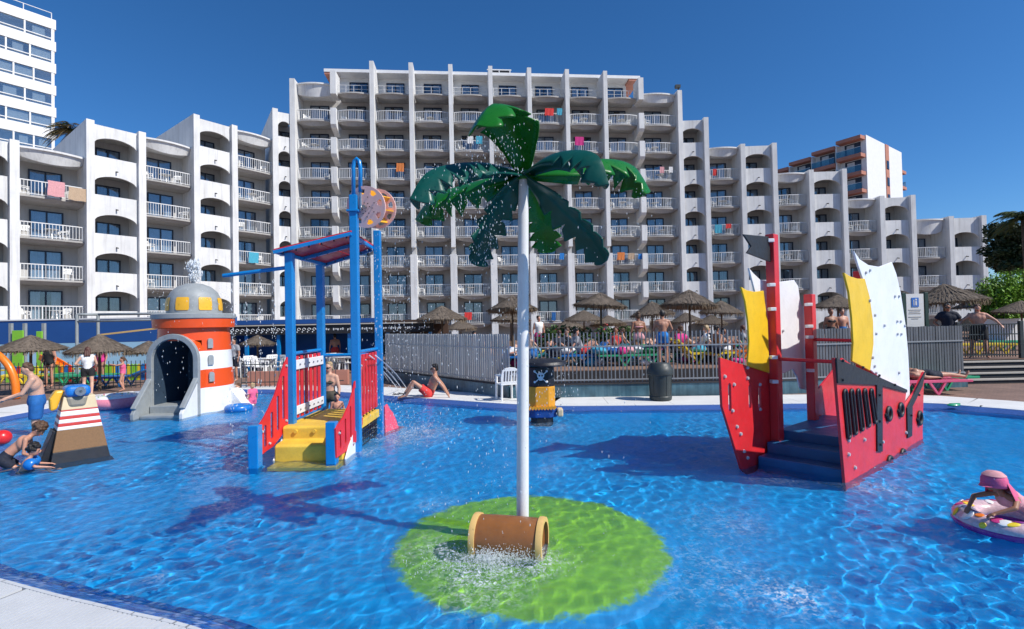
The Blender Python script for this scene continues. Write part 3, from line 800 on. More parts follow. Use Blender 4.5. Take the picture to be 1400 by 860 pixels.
for dx in (-1.15, 0, 1.15):
    p_ = q + Vector((ex.x, ex.y)) * dx; MB().box((p_.x, p_.y - .82, zp + 3.7), (.1, .08, 1.8), rot).build('post', 'rail_white', rf)
MB().box((q.x, q.y - .82, zp + 4.62), (2.6, .1, .1), rot).build('frame', 'rail_white', rf)
p_ = q - Vector((ex.x, ex.y)) * 2.5; MB().cyl((p_.x, p_.y, zp + 2.7), (p_.x, p_.y, zp + 4.4), .22, n=12).cyl((p_.x, p_.y, zp + 4.4), (p_.x, p_.y, zp + 4.6), .3, .1, n=12).build('chimney', 'steel', hotel, smooth=40)

# ------------------------------------------------------------------ other buildings
tw = thing('apartment_tower', 'tall white tower with glazed balcony bands behind the hotel', 'building', (-57, 64, 0))
td = Vector((.61, .79)).normalized(); tn = Vector((td.y, -td.x)); tc = Vector((-57.2, 64.3)); trz = math.atan2(td.y, td.x); trot = Matrix.Rotation(trz, 3, 'Z')
TL = 24.0; ctr = tc - td * TL / 2 - tn * 6
MB().box((ctr.x, ctr.y, 20.7), (TL - .6, 10, 41.4), trot).build('wall', 'white_paint', tw)
for k in range(3, 16):
    z = 41.08 - (k - 3) * 2.8; c_ = tc - td * TL / 2 - tn * .6
    MB().box((c_.x, c_.y, z), (TL, 1.5, 1.22), trot).build('parapet', 'white_paint', tw)
    n = 9 + (k % 3) * 2
    c2 = tc - td * TL / 2 - tn * .02
    MB().box((c2.x, c2.y, z - 1.4), (TL - .5, .03, 1.5), trot).build('pane', 'tower_glass', tw)
    for j in range(n + 1):
        e = tc - td * (.3 + (TL - .6) * j / n) + tn * .03
        MB().box((e.x, e.y, z - 1.4), (.16 if j % 3 else .3, .16, 1.5), trot).build('mullion', 'white_paint', tw)
    c3 = tc - td * TL / 2 + tn * .03; MB().box((c3.x, c3.y, z - 1.85), (TL - .5, .12, .1), trot).build('rail', 'white_paint', tw)
    for j in range(n):
        if random.random() < .75:
            e = tc - td * (.3 + (TL - .6) * (j + .5) / n) - tn * .14
            MB().box((e.x, e.y, z - 1.4), ((TL - .6) / n * random.choice((.45, .9)), .05, 1.5), trot).build('blind', 'white_paint', tw)
c_ = tc - td * TL / 2 - tn * 3; MB().box((c_.x, c_.y, 41.72), (TL, 6, .1), trot).build('roof', 'white_paint', tw)
for j in range(8):
    e = tc - td * (.4 + j * 2.6); MB().cyl((e.x, e.y, 41.7), (e.x, e.y, 42.5), .05, n=6).build('rail_post', 'rail_white', tw)
e0 = tc - td * .4; e1 = tc - td * (TL - .4); MB().cyl((e0.x, e0.y, 42.5), (e1.x, e1.y, 42.5), .05, n=6).build('rail', 'rail_white', tw)

sb = thing('apartment_block', 'salmon and white apartment block with glass balconies rising behind the hotel', 'building', (56, 80, 0))
K0 = Vector((56, 79.7)); K1 = Vector((48.0, 93)); K2 = Vector((68.5, 88.8)); ZT = 30.6
fd = (K1 - K0); FL = fd.length; fd.normalize(); fn = Vector((fd.y, -fd.x)) * -1
if fn.x > 0: fn = -fn
sd = (K2 - K0).normalized(); SLn = (K2 - K0).length
cen = K0 + fd * FL / 2 + sd * SLn / 2
for j in range(4):
    a_, b_ = K0 + fd * FL * j / 4, K0 + fd * FL * (j + 1) / 4; MB().plate([(p.x, p.y) for p in (a_, b_, b_ + sd * SLn, a_ + sd * SLn)], ex=(1, 0, 0), ey=(0, 1, 0), t0=0, t1=ZT - .62 * j, ez=(0, 0, 1)).build('wall', 'white_paint', sb)
srz = math.atan2(sd.y, sd.x); srot = Matrix.Rotation(srz, 3, 'Z'); snrm = Vector((sd.y, -sd.x))
e = K0 + sd * SLn * .55 + snrm * .03; MB().box((e.x, e.y, ZT / 2), (1.5, .12, ZT), srot).build('stair_band', 'salmon', sb)
for k in range(10):
    e = K0 + sd * SLn * .55 + snrm * .08; w_ = MB().box((e.x, e.y, ZT - 3.4 - k * 2.8), (.95, .12, 1.4), srot).build('window', 'frame_navy', sb)
    MB().box((e.x + snrm.x * .05, e.y + snrm.y * .05, ZT - 3.4 - k * 2.8), (.8, .1, 1.25), srot).build('pane', 'tower_glass', w_)
frz = math.atan2(fd.y, fd.x); frot = Matrix.Rotation(frz, 3, 'Z'); nb = 4
for j in range(nb):
    u0 = FL * j / nb; u1 = FL * (j + 1) / nb; um = (u0 + u1) / 2; drop = .62 * j
    for k in range(-1, 9):
        z = ZT - 3.0 - k * 2.8 - drop
        e = K0 + fd * um + fn * .75; bs = MB().box((e.x, e.y, z - .25), (u1 - u0 - .25, 1.5, .55), frot).build('balcony_slab', 'salmon', sb)
        if k < 0: continue
        e = K0 + fd * um + fn * 1.5; MB().box((e.x, e.y, z + .5), (u1 - u0 - .3, .03, .95), frot).build('balustrade', 'rail_glass', bs)
        MB().box((e.x, e.y, z + .99), (u1 - u0 - .3, .05, .05), frot).build('handrail', 'rail_white', bs)
        e = K0 + fd * um + fn * .03; MB().box((e.x, e.y, z + 1.15), ((u1 - u0) * .6, .1, 2.0), frot).build('window', 'frame_navy', sb)
        e = K0 + fd * (um + .3) + fn * .1; MB().box((e.x, e.y, z + 1.1), ((u1 - u0) * .28, .04, 1.7), frot).build('curtain', 'curtain', sb)
    e = K0 + fd * u1 + fn * .6; MB().box((e.x, e.y, (ZT - drop) / 2 - .4), (.18, 1.2, ZT - drop - .8), frot).build('party_wall', 'white_paint', sb)
for k in range(6):
    z = ZT - 3.2 - k * 2.8; e = K2 + sd * 1.1 + fd * 1.8; b_ = MB().box((e.x, e.y, z), (2.2, 3.4, .5), srot).build('balcony_slab', 'salmon', sb)
    if k: e2 = K2 + sd * 2.15 + fd * 1.8; MB().box((e2.x, e2.y, z + .75), (.05, 3.2, 1.0), srot).build('balustrade', 'rail_glass', b_)

fq = CP[10] + Vector((ex.x, ex.y)) * 0 + Vector((ey.x, ey.y)) * -.3
flo = MB().cyl((fq.x, fq.y, ZC + 8 * FH + .6), (fq.x, fq.y, ZC + 8 * FH + 1.0), .06, n=8).box((fq.x - .1, fq.y - .1, ZC + 8 * FH + 1.05), (.5, .35, .3)).build('floodlight', 'bin_grey', hotel)

# ------------------------------------------------------------------ board helper: outline seen at pixels, on an upright plane
class Plane:
    def __init__(s, p0, p1):
        s.p0 = Vector((p0[0], p0[1], 0)); s.p1 = Vector((p1[0], p1[1], 0)); s.ex = (s.p1 - s.p0).normalized(); s.n = Vector((s.ex.y, -s.ex.x, 0))   # n towards the viewer side
    def tz(s, px, py):
        q = W(px, py, s.p0, s.p1); return ((q - s.p0).dot(s.ex), q.z)
    def at(s, t, z, n=0): return s.p0 + s.ex * t + Vector((0, 0, z)) + s.n * n
    def board(s, pts, th=.03, n=0, holes=()):
        return MB().plate(pts, holes, o=s.p0 + s.n * n, ex=s.ex, ey=(0, 0, 1), t0=0, t1=th, ez=s.n)
    def slot(s, t, z0, z1, w, k=5):
        pts = []
        for i in range(k + 1): a = math.pi * i / k; pts.append((t + w / 2 * math.cos(a), z1 - w / 2 + w / 2 * math.sin(a)))
        for i in range(k + 1): a = math.pi + math.pi * i / k; pts.append((t + w / 2 * math.cos(a), z0 + w / 2 + w / 2 * math.sin(a)))
        return pts
def bolts(plane, pts, parent, mat='bolt_grey', n=.03, r=.022):
    for t, z in pts:
        q = plane.at(t, z, n); MB().cyl(q, q + plane.n * .022, r, r * .75, n=8).build('bolt', mat, parent)

# ------------------------------------------------------------------ spray palm
PY = 5.0
hub = D(715.5, 238, PY); foot = Vector((D(713, 705, PY).x, PY, -.3))
palm = thing('spray_palm', 'artificial palm fountain with white pole and green plastic fronds', 'water palm', foot)
MB().tube([foot, foot.lerp(hub, .5), hub + Vector((0, 0, -.02))], [.061, .057, .05], n=24).build('pole', 'gel_white', palm, smooth=40)
hb = MB().lathe([(.05, -.06), (.085, -.05), (.085, .02), (.05, .05), (.02, .07)], hub, 20, capb=True, capt=True).build('hub', 'leaf_green', palm, smooth=40)
for i in range(8):
    a = i * math.pi / 4; q = hub + Vector((math.cos(a) * .086, math.sin(a) * .086, -.015)); MB().ell(q, .012, 8, 6).build('bolt', 'steel', hb)
MB().lathe([(.1, -.02), (.1, .0), (.06, .015)], foot + Vector((0, 0, .05)), 24, capb=True, capt=True).build('base_flange', 'steel', palm, smooth=40)
MB().tube([hub + Vector((.02, 0, .04)), hub + Vector((.03, 0, .12)), hub + Vector((.05, -.02, .16))], .014, 8).build('nozzle', 'steel', palm)
def frond(pts, width, mat, fold=42, lobes=4.6, start=.36, seed=0, twist=0.0, face=None):
    rnd = random.Random(seed); ctrl = [hub + Vector((0, 0, 0))] + [D(*p) for p in pts]
    sp = smooth_loop([tuple(c) for c in ctrl], 24, closed=False); N = len(sp) - 1; M = 4
    mb = MB(); grid = []
    sh = [rnd.uniform(-.04, .04) for _ in range(2)]
    for i, p in enumerate(sp):
        s = i / N; T = (sp[min(i + 1, N)] - sp[max(i - 1, 0)]).normalized(); Lt = T.cross(Vector((0, 0, 1))) if face is None else T.cross(Vector(face))
        Lt = Lt.normalized() if Lt.length > .05 else Vector((1, 0, 0)); Nn = Lt.cross(T).normalized()
        if twist: q = Matrix.Rotation(twist * s, 3, T); Lt = q @ Lt; Nn = q @ Nn
        w = width * (.12 + .88 * min(1, s / .5) ** .85) * (1 - .25 * max(0, s - .6) / .4)
        if s > .93: w *= max(.30, 1 - ((s - .93) / .07) ** 2 * .7)
        row = []
        fa = R(fold) * (.75 + .35 * s)
        for side in (-1, 1):
            ww = w
            if s > start:
                u = ((s - start) / (1 - start) * lobes + sh[(side + 1) // 2] * 8) % 1.0
                ww = w * (1 - (.78 - .35 * s) * max(0, (u - .7) / .3) ** .8) * (.66 + .34 * min(1, u / .6))
            pr = []
            for j in range(M + 1):
                r_ = j / M * ww / w
                # a thin ridge on the spine, halves falling away on both sides
                lateral = w * r_ * math.cos(fa * .75); dropp = w * (r_ ** 1.35) * math.sin(fa)
                pr.append(p + Lt * (side * lateral) - Nn * dropp)
            row.append(pr)
        full = list(reversed(row[0])) + row[1][1:]
        grid.append(full)
    K = 2 * M + 1; vs = [v for g in grid for v in g]
    fs = [(i * K + j, i * K + j + 1, (i + 1) * K + j + 1, (i + 1) * K + j) for i in range(N) for j in range(K - 1)]
    o = mb.add(vs, fs).build('frond', mat, palm, smooth=32)
    md = o.modifiers.new('thick', 'SOLIDIFY'); md.thickness = .014; md.offset = 0
    return o
frond([(709, 196, 4.78), (697, 158, 4.52), (674, 143, 4.3), (652, 172, 4.12)], .30, 'leaf_green', fold=26, seed=4, start=.5, lobes=4)
frond([(668, 224, 4.6), (620, 225, 4.35), (583, 238, 4.2), (561, 272, 4.1)], .24, 'leaf_teal', fold=60, seed=2)
frond([(670, 244, 5.0), (625, 256, 5.25), (592, 268, 5.4), (568, 300, 5.45)], .29, 'leaf_green', fold=58, seed=3)
frond([(752, 213, 4.6), (790, 206, 4.4), (818, 215, 4.25), (832, 252, 4.18)], .235, 'leaf_teal', fold=60, seed=4)
frond([(775, 228, 5.0), (828, 218, 5.25), (866, 228, 5.4), (889, 262, 5.45)], .29, 'leaf_green', fold=58, seed=5)
frond([(696, 262, 4.95), (672, 300, 5.1), (655, 336, 5.15), (648, 362, 5.12)], .2, 'leaf_teal', fold=28, seed=6, face=(-.2, .6, .8))
frond([(728, 262, 5.1), (740, 298, 5.35), (746, 325, 5.45), (748, 346, 5.45)], .2, 'leaf_green', fold=22, seed=7, face=(0, .6, .8))
frond([(746, 265, 4.75), (778, 295, 4.75), (808, 325, 4.75), (828, 358, 4.72)], .2, 'leaf_teal', fold=28, seed=8, face=(.3, .6, .8))
# barrel at the foot
ba = D(653, 727, 4.80); bb = D(740, 729, 4.66); ba.z = bb.z = .085; bx = (bb - ba).normalized()
barrel = thing('barrel', 'brown plastic barrel with cream rims lying at the foot of the fountain palm', 'barrel', (ba + bb) / 2)
rotb = Vector((0, 0, 1)).rotation_difference(bx).to_matrix(); Lb = (bb - ba).length; rb = .2
MB().lathe([(rb * .97, 0), (rb, Lb * .3), (rb, Lb * .7), (rb * .97, Lb)], ba, 36, rot=rotb, capb=True, capt=True).build('body', 'barrel_brown', barrel, smooth=40)
for q, z0 in ((0, -.03), (Lb, -.02)):
    MB().lathe([(rb * .84, z0), (rb * 1.04, z0), (rb * 1.06, z0 + .025), (rb * 1.04, z0 + .055), (rb * .84, z0 + .055)], ba + bx * q, 36, rot=rotb).build('rim', 'barrel_cream', barrel, smooth=35)

# ------------------------------------------------------------------ blue and red play tower
xl, xr, yf, yb = -3.68, -2.6, 8.5, 9.85
tower = thing('water_play_tower', 'blue water play tower with red railings, yellow steps and sloping red roof', 'play structure', (-3.2, 8.8, -.3))
def post(x, y, z1, s=.13, z0=-.33): return MB().box((x, y, (z0 + z1) / 2), (s, s, z1 - z0)).build('post', 'blue_metal', tower, bevel=.012)
post(xl, yf, 3.31); post(xl, yb, 3.26); tall = post(xr, yf, 4.25); post(xr + .03, yb, 3.9)
for px, py in ((346.5, 640), (452.5, 634)):
    g = G(px, py); post(g.x, g.y + .06, .62, .15)
MB().box((xr, yf, 3.98), (.2, .2, .035)).build('collar', 'blue_metal', tall, bevel=.008)
MB().tube([(xr, yf, 4.2), (xr, yf, 4.72), (xr + .02, yf, 4.82), (xr + .06, yf, 4.86), (xr + .1, yf, 4.82), (xr + .115, yf, 4.72), (xr + .115, yf, 4.3)], .035, 12).build('water_pipe', 'blue_metal', tall, smooth=True)
MB().cyl((xr + .115, yf, 4.3), (xr + .115, yf, 4.0), .022, n=10).build('nozzle', 'steel', tall)
# sloping roof
A = D(374, 347, 8.35); B = D(480, 317, 8.4); Cc = D(513, 338, 9.95); E = D(444, 363, 9.95)
A.z, E.z = 3.33, 3.30
def roofpt(u, v, dz=0): return A.lerp(B, u).lerp(E.lerp(Cc, u), v) + Vector((0, 0, dz))
rp = MB()
for u0, u1 in ((0, .49), (.51, 1)):
    mb = MB(); q = [roofpt(u0, 0), roofpt(u1, 0), roofpt(u1, 1), roofpt(u0, 1)]
    mb.add(q + [p + Vector((0, 0, .025)) for p in q], [(0, 1, 2, 3), (7, 6, 5, 4), (0, 4, 5, 1), (1, 5, 6, 2), (2, 6, 7, 3), (3, 7, 4, 0)]); mb.build('roof_panel', 'red_board', tower)
for (u0, v0), (u1, v1) in (((0, 0), (1, 0)), ((0, 1), (1, 1)), ((0, .5), (1, .5)), ((.02, 0), (.02, 1)), ((.98, 0), (.98, 1))):
    MB().bar(roofpt(u0, v0, -.03), roofpt(u1, v1, -.03), .05, .055).build('roof_beam', 'blue_metal', tower)
for i in range(6):
    u = (i + .5) / 6
    for v in (.06, .5, .94): q = roofpt(u, v, -.065); MB().cyl(q, q + Vector((0, 0, .03)), .014, n=6).build('bolt', 'black_board', tower)
# water pipe to the left with nozzles
p0 = D(391, 366, yf); p1 = D(305, 377, yf)
pipe = MB().tube([p0, p1], .032, 12).build('spout_pipe', 'blue_metal', tower, smooth=40)
for u in (.2, .42, .64, .86): q = p0.lerp(p1, u); MB().cyl(q, q + Vector((0, 0, -.06)), .014, n=8).build('nozzle', 'steel', pipe)
# platform and steps
PZ = .48
for i in range(9):
    y = yf + .05 + i * .155; MB().box(((xl + xr) / 2, y + .07, PZ - .02), (xr - xl - .14, .145, .04)).build('deck_board', 'yellow_step', tower, bevel=.006)
for x in (xl, xr): MB().box((x, (yf + yb) / 2, PZ - .07), (.07, yb - yf - .14, .14)).build('side_beam', 'yellow_step', tower, bevel=.008)
for x in (xr, xl):
    mb = MB()
    for i in range(10): mb.box((x, yf + .14 + i * .12, .2), (.012, .012, .38))
    for i in range(5): mb.box((x, (yf + yb) / 2, .03 + i * .085), (.012, yb - yf - .2, .012))
    mb.build('grid_panel', 'mesh_dark', tower)
stx0, stx1 = -3.72, -2.66
mb = MB(); mb.plate([(yf + .08, -.3), (yf + .08, PZ), (yf - .22, PZ), (yf - .26, PZ - .03), (yf - .26, .27), (yf - .5, .25), (yf - .54, .22), (yf - .54, -.08), (yf - .78, -.1), (yf - .82, -.13), (yf - .82, -.3)],
                    o=(stx0, 0, 0), ex=(0, 1, 0), ey=(0, 0, 1), t0=0, t1=stx1 - stx0, ez=(1, 0, 0)); mb.build('steps', 'yellow_step', tower, bevel=.02, segs=3)
for z in (.40,):
    for x in (-3.5, -3.2, -2.9): MB().cyl((x, yf - .255, z), (x, yf - .29, z), .03, n=8).build('bolt', 'yellow_step', tower)
# red curved stair railings
def stair_rail(plane, outline, slots, white):
    pts = [plane.tz(*p) for p in outline]; hs = []
    for a, b, wpx in slots:
        (t0, z0), (t1, z1) = plane.tz(*a), plane.tz(*b); hs.append(plane.slot((t0 + t1) / 2, min(z0, z1), max(z0, z1), wpx))
    o = plane.board(pts, .028, 0, hs).build('stair_railing', 'red_board', tower, bevel=.004)
    bolts(plane, [plane.tz(*p) for p in white], o)
    return o
pl = Plane((-3.85, 7.75), (-3.72, 8.45))
stair_rail(pl, [(391.5, 488), (386, 500), (380, 520), (374, 540), (366, 558), (358, 573), (350.5, 584), (352.5, 625), (362, 617), (372, 610), (382, 597), (392, 581)],
           [((360.5, 612), (361, 581), .055), ((369.5, 600), (370, 563), .055), ((378, 589), (378, 541), .055), ((385.5, 574), (385.5, 514), .055)], [(389, 500), (389, 575), (356, 590), (366, 606)])
pr_ = Plane((-2.70, 7.8), (-2.62, 8.45))
stair_rail(pr_, [(490.5, 487), (487, 505), (482, 530), (476, 552), (468, 570), (457, 586), (458, 626), (470, 618), (480, 611), (489, 598), (494, 579), (493, 530)],
           [((463, 614), (463.5, 588), .05), ((470, 607), (470.5, 572), .05), ((477, 600), (477.5, 555), .05), ((483.5, 590), (484.5, 530), .05)], [(491, 500), (491, 570), (461, 592), (481, 606)])
for x, y0, y1 in ((stx0 - .02, 7.95, yf), (stx1 + .03, 7.95, yf)):
    MB().plate([(y0, -.3), (y1, -.3), (y1, .46), (y1 - .22, .3), (y0, .02)], o=(x, 0, 0), ex=(0, 1, 0), ey=(0, 0, 1), t0=0, t1=.02, ez=(1, 0, 0)).build('stair_cheek', 'white_board', tower)
# side panels: white boards with red slats
def side_panel(x, off_):
    g = MB().box((x, (yf + yb) / 2, 1.44), (.03, yb - yf - .13, .16)).build('top_board', 'white_board', tower, bevel=.006)
    MB().box((x, (yf + yb) / 2, .68), (.03, yb - yf - .13, .14)).build('bottom_board', 'white_board', tower, bevel=.006)
    for i in range(6):
        y = yf + .19 + i * .195; o = MB().box((x + off_, y, 1.06), (.024, .115, 1.04)).build('slat', 'red_board', tower, bevel=.006)
        for z in (1.44, .68): MB().ell((x - off_ * .8, y, z), .016, 8, 6).build('bolt', 'steel', o)
side_panel(xl + .05, -.03); side_panel(xr - .02, .03)
for y in (yf + .12,): pass
for (x0, y0), (x1, y1), z in (((xl, yf), (xl, yb), 1.63), ((xr, yf), (xr, yb), 1.63), ((xl, yb), (xr, yb), 1.52)):
    MB().cyl((x0, y0, z), (x1, y1, z), .032, n=10).build('cross_rail', 'blue_metal', tower, smooth=40)
# bucket wheel: two pierced discs with paddles between
c1 = D(500.5, 283, 8.52); c2 = D(516, 285.5, 8.95); ax = (c2 - c1).normalized(); rw = Vector((0, 0, 1)).rotation_difference(ax).to_matrix(); wr = .345
e1 = ax.cross(Vector((0, 0, 1))).normalized(); e2 = e1.cross(ax)
def disc(c, name):
    out = [(wr * math.cos(2 * math.pi * i / 48), wr * math.sin(2 * math.pi * i / 48)) for i in range(48)]; hs = []
    for k in range(8):
        a = 2 * math.pi * k / 8 + .2; h = []
        for r_, da in ((.62, -.13), (.82, -.22), (.86, -.08), (.86, .08), (.82, .22), (.62, .13)): h.append((wr * r_ * math.cos(a + da), wr * r_ * math.sin(a + da)))
        hs.append(h)
    return MB().plate(out, hs, o=c, ex=e1, ey=e2, t0=-.012, t1=.012, ez=ax)
wheel = disc(c1, 'd').build('wheel_disc', 'pink_board', tower); disc(c2, 'd').build('wheel_disc', 'pink_board', tower)
for k in range(8):
    a = 2 * math.pi * k / 8 + .2 + math.pi / 8; d_ = e1 * math.cos(a) + e2 * math.sin(a)
    MB().bar(c1 + ax * .015 + d_ * wr * .74, c2 - ax * .015 + d_ * wr * .74, .11, .02, up=e1 * -math.sin(a) + e2 * math.cos(a)).build('paddle', 'orange_bucket', tower)
MB().cyl(c1 - ax * .1, c2 + ax * .05, .03, n=12).build('axle', 'steel', tower)
for k in range(16):
    a = k * 2.4; q = c1 + (e1 * math.cos(a) + e2 * math.sin(a)) * wr * (.2 + .28 * (k % 3) / 2) - ax * .014; MB().cyl(q, q - ax * .008, .009, n=6).build('bolt', 'black_board', wheel)
# pink slide at the back
sd_ = Plane((-2.55, 9.9), (-2.0, 11.0))
MB().plate([(0, -.3), (0, .5), (.08, .54), (.18, .42), (.28, .34), (.4, .16), (.52, -.1), (.52, -.3)], o=(-2.52, 9.95, 0), ex=Vector((.35, 1, 0)).normalized(), ey=(0, 0, 1), t0=0, t1=.03, ez=Vector((1, -.35, 0)).normalized()).build('slide_side', 'slide_pink', tower, bevel=.006)
MB().plate([(0, .44), (.12, .46), (.9, -.05), (1.1, -.3), (.9, -.3), (0, .3)], o=(-3.2, 9.95, 0), ex=Vector((.35, 1, 0)).normalized(), ey=(0, 0, 1), t0=0, t1=.6, ez=Vector((1, -.35, 0)).normalized()).build('slide_chute', 'slide_pink', tower)

# ------------------------------------------------------------------ pirate ship
u = Vector((.777, .629)).normalized(); k_ = CAMZ / 2.45
SA = Vector((4.79, 7.59)) * k_; SP_ = Vector((3.86, 8.57)) * k_
ps = Plane(SA, SA + u); pp = Plane(SP_, SP_ + u)            # starboard (outside seen) and port (inside seen)
ship = thing('pirate_ship', 'red pirate ship play structure with white and yellow sails in the pool', 'play ship', (5, 7.8, -.3))
stb = [ps.tz(*p) for p in [(1136.5, 489), (1236, 532), (1233, 556), (1247, 536), (1260, 508), (1258, 590)]]
outl = stb + [(stb[-1][0], -.32), (.1, -.32)]
hs = []
hull = ps.board(outl, .035).build('hull_side', 'red_board', ship, bevel=.005)
Z2 = 2.53; o2 = lambda x, y: (1090 + x / Z2, 330 + y / Z2)
tr1 = [ps.tz(*o2(*p)) for p in [(119, 402), (366, 512), (366, 522), (280, 500), (280, 725), (262, 725), (260, 496), (124, 490)]]
ps.board(tr1, .02, .036).build('black_trim', 'black_board', hull, bevel=.004)
tr2 = [ps.tz(*o2(*p)) for p in [(430, 450), (420, 500), (385, 570), (383, 672), (368, 678), (366, 575), (395, 520)]]
ps.board(tr2, .02, .036).build('black_trim', 'black_board', hull, bevel=.004)
for i in range(5):                                         # slanted black loops
    x0 = 150 + i * 23; top = o2(x0, 512 - i * .5); bot = o2(x0 + 14, 678 - i * 13)
    (t0, z0), (t1, z1) = ps.tz(*top), ps.tz(*bot); pts = []; r_ = .05
    for j in range(9): a = math.pi * j / 8; pts.append(ps.at(t0 + r_ * math.cos(a), z0 - r_ + r_ * math.sin(a), .05))
    for j in range(9): a = math.pi + math.pi * j / 8; pts.append(ps.at(t1 + r_ * math.cos(a), z1 + r_ + r_ * math.sin(a), .05))
    MB().tube(pts, .018, 8, closed=True).build('rope_loop', 'black_board', hull, smooth=True)
def port_ring(px, py, rt, half=False):
    t, z = ps.tz(px, py); pts = []
    n = 24 if not half else 14
    for j in range(n): a = 2 * math.pi * j / n if not half else math.pi * j / (n - 1); pts.append(ps.at(t + rt * math.cos(a), z + rt * math.sin(a), .05))
    MB().tube(pts, .027, 8, closed=not half).build('porthole_ring', 'black_board', hull, smooth=True)
    if not half: bolts(ps, [(t - rt - .04, z), (t + rt + .04, z)], hull, 'black_board', .04, .024)
    else: bolts(ps, [(t, z + .04)], hull, 'black_board', .04, .024)
port_ring(*o2(303, 595), .09); port_ring(*o2(345, 581), .09); port_ring(*o2(411, 610), .1)
port_ring(*o2(307, 768), .105, True); port_ring(*o2(352, 742), .1, True)
bolts(ps, [ps.tz(*o2(*p)) for p in [(165, 687), (220, 684), (165, 735), (187, 780), (255, 785), (284, 692), (365, 660)]], hull, 'bolt_grey', .036, .026)
bolts(ps, [ps.tz(*o2(*p)) for p in [(138, 412), (138, 478), (208, 435), (265, 463), (320, 495), (268, 530), (268, 620), (270, 700), (405, 530), (378, 600)]], hull, 'black_board', .056, .02)
# white and yellow sails, starboard
def sail(plane, px, mat, n, dots=(), bend=.0):
    pts = [plane.tz(*p) for p in px]; o = plane.board(pts, .028, n).build('sail', mat, ship, bevel=.008)
    bolts(plane, [plane.tz(*p) for p in dots], o, 'bolt_grey', n + .028, .024); return o
wp = [(1170, 342), (1178, 354), (1190, 362), (1205, 364.5), (1222, 366 - 8), (1228, 374), (1234, 400), (1240, 440), (1244, 480), (1246, 520), (1246.5, 548), (1236, 556), (1225, 530), (1200, 512), (1186, 500), (1192, 460), (1190, 420), (1184, 385), (1176, 362)]
sail(ps, wp, 'white_board', -.05, [o2(*p) for p in [(242, 108), (256, 100), (342, 190), (356, 190), (306, 291), (350, 277), (362, 277), (351, 321), (364, 321), (376, 292), (356, 455), (272, 432), (370, 532)]])
yp = [(1153, 372.5), (1162, 378), (1172, 381), (1181.5, 381), (1188, 405), (1193, 440), (1193.5, 470), (1189, 507), (1176, 500), (1164.5, 494), (1166, 470), (1164, 435), (1160, 400)]
sail(ps, yp, 'yellow_board', -.018, [o2(*p) for p in [(246, 205), (264, 256), (268, 320), (256, 402), (268, 455)]])
# port side: stern board with slots, sails, masts
Z1 = 2.53; o1 = lambda x, y: (970 + x / Z1, 310 + y / Z1)
stern = [pp.tz(*o1(*p)) for p in [(28, 452), (120, 480), (195, 505), (208, 520), (208, 690)]]
hs = [pp.slot(*(lambda a, b: ((a[0] + b[0]) / 2, b[1], a[1]))(pp.tz(*o1(x, y0)), pp.tz(*o1(x, y1))), .075) for x, y0, y1 in ((62, 540, 640), (132, 545, 630), (166, 548, 632))]
sb_ = pp.board(stern + [(.95, -.32), (-.05, -.32), pp.tz(*o1(36, 620))], .035, 0, hs).build('hull_side', 'red_board', ship, bevel=.005)
bolts(pp, [pp.tz(*o1(*p)) for p in [(43, 517), (122, 487), (122, 523), (75, 545), (165, 545), (166, 630), (70, 635), (85, 690), (98, 715), (110, 775), (122, 797)]], sb_, 'bolt_grey', .036, .026)
bow = [pp.tz(*o1(*p)) for p in [(345, 598), (370, 560), (418, 502)]]; tb = bow[-1][0]
bw_ = pp.board(bow + [(tb + .5, bow[-1][1] + .22), (tb + 1.0, bow[-1][1] + .05), (tb + 1.0, -.32), (bow[0][0], -.32)], .035).build('hull_side', 'red_board', ship, bevel=.005)
def mast(plane, t, ztop, n=.03, s=.16):
    q = plane.at(t, 0, n); rot = Matrix.Rotation(math.atan2(plane.ex.y, plane.ex.x), 3, 'Z')
    return MB().box((q.x, q.y, (ztop - .32) / 2), (s, s * .8, ztop + .32), rot).build('mast', 'red_board', ship, bevel=.012)
tm1 = pp.tz(1050, 480)[0]; zt1 = pp.tz(1045, 322)[1]; tm2 = pp.tz(1100, 480)[0]; zt2 = pp.tz(1099, 403)[1]
m1 = mast(pp, tm1, zt1, .1); m2 = mast(pp, tm2, zt2, .1); mast(ps, Plane(SA - Vector((ps.n.x, ps.n.y)) * .16, SA - Vector((ps.n.x, ps.n.y)) * .16 + u).tz(1176, 400)[0], ps.tz(1176, 367)[1], -.16); mast(ps, tm2, 2.3, -.2)
for z, t in ((pp.tz(1068, 488)[1], tm1), (pp.tz(1112, 463)[1], tm2)):
    a = pp.at(t, z, .12); b = ps.at(t + .05, z - .02, -.2); MB().cyl(a, b, .026, n=10).build('cross_rail', 'red_board', ship, smooth=40)
sail(pp, [o1(*p) for p in [(93, 208), (112, 220), (140, 226), (172, 222), (176, 260), (186, 330), (192, 505), (120, 482), (117, 470), (122, 400), (118, 330), (108, 260)]], 'yellow_board', .04)
ws = [(140, 142), (155, 160), (178, 182), (212, 190), (250, 190), (296, 184), (310, 205), (316, 250), (330, 290), (345, 340), (356, 420), (362, 540), (340, 565), (318, 560), (308, 520), (292, 492), (265, 505), (230, 515), (205, 490), (196, 440), (178, 300), (160, 220)]
sail(pp, [o1(*p) for p in ws], 'white_board', -.04, [o1(256, 360)])
for y in (52, 203, 286, 452, 536):
    t, z = pp.tz(*o1(180, y)); q = pp.at(tm1 - .1, z, .12); MB().box(q, (.09, .09, .05)).build('bracket', 'white_board', m1, bevel=.006)
for y in (270, 345, 382, 498):
    t, z = pp.tz(*o1(308, y)); q = pp.at(tm2 - .1, z, .12); MB().box(q, (.09, .09, .05)).build('bracket', 'white_board', m2, bevel=.006)
fl = [pp.tz(*o1(*p)) for p in [(90, 30), (178, 38), (188, 126), (102, 94), (118, 72)]]
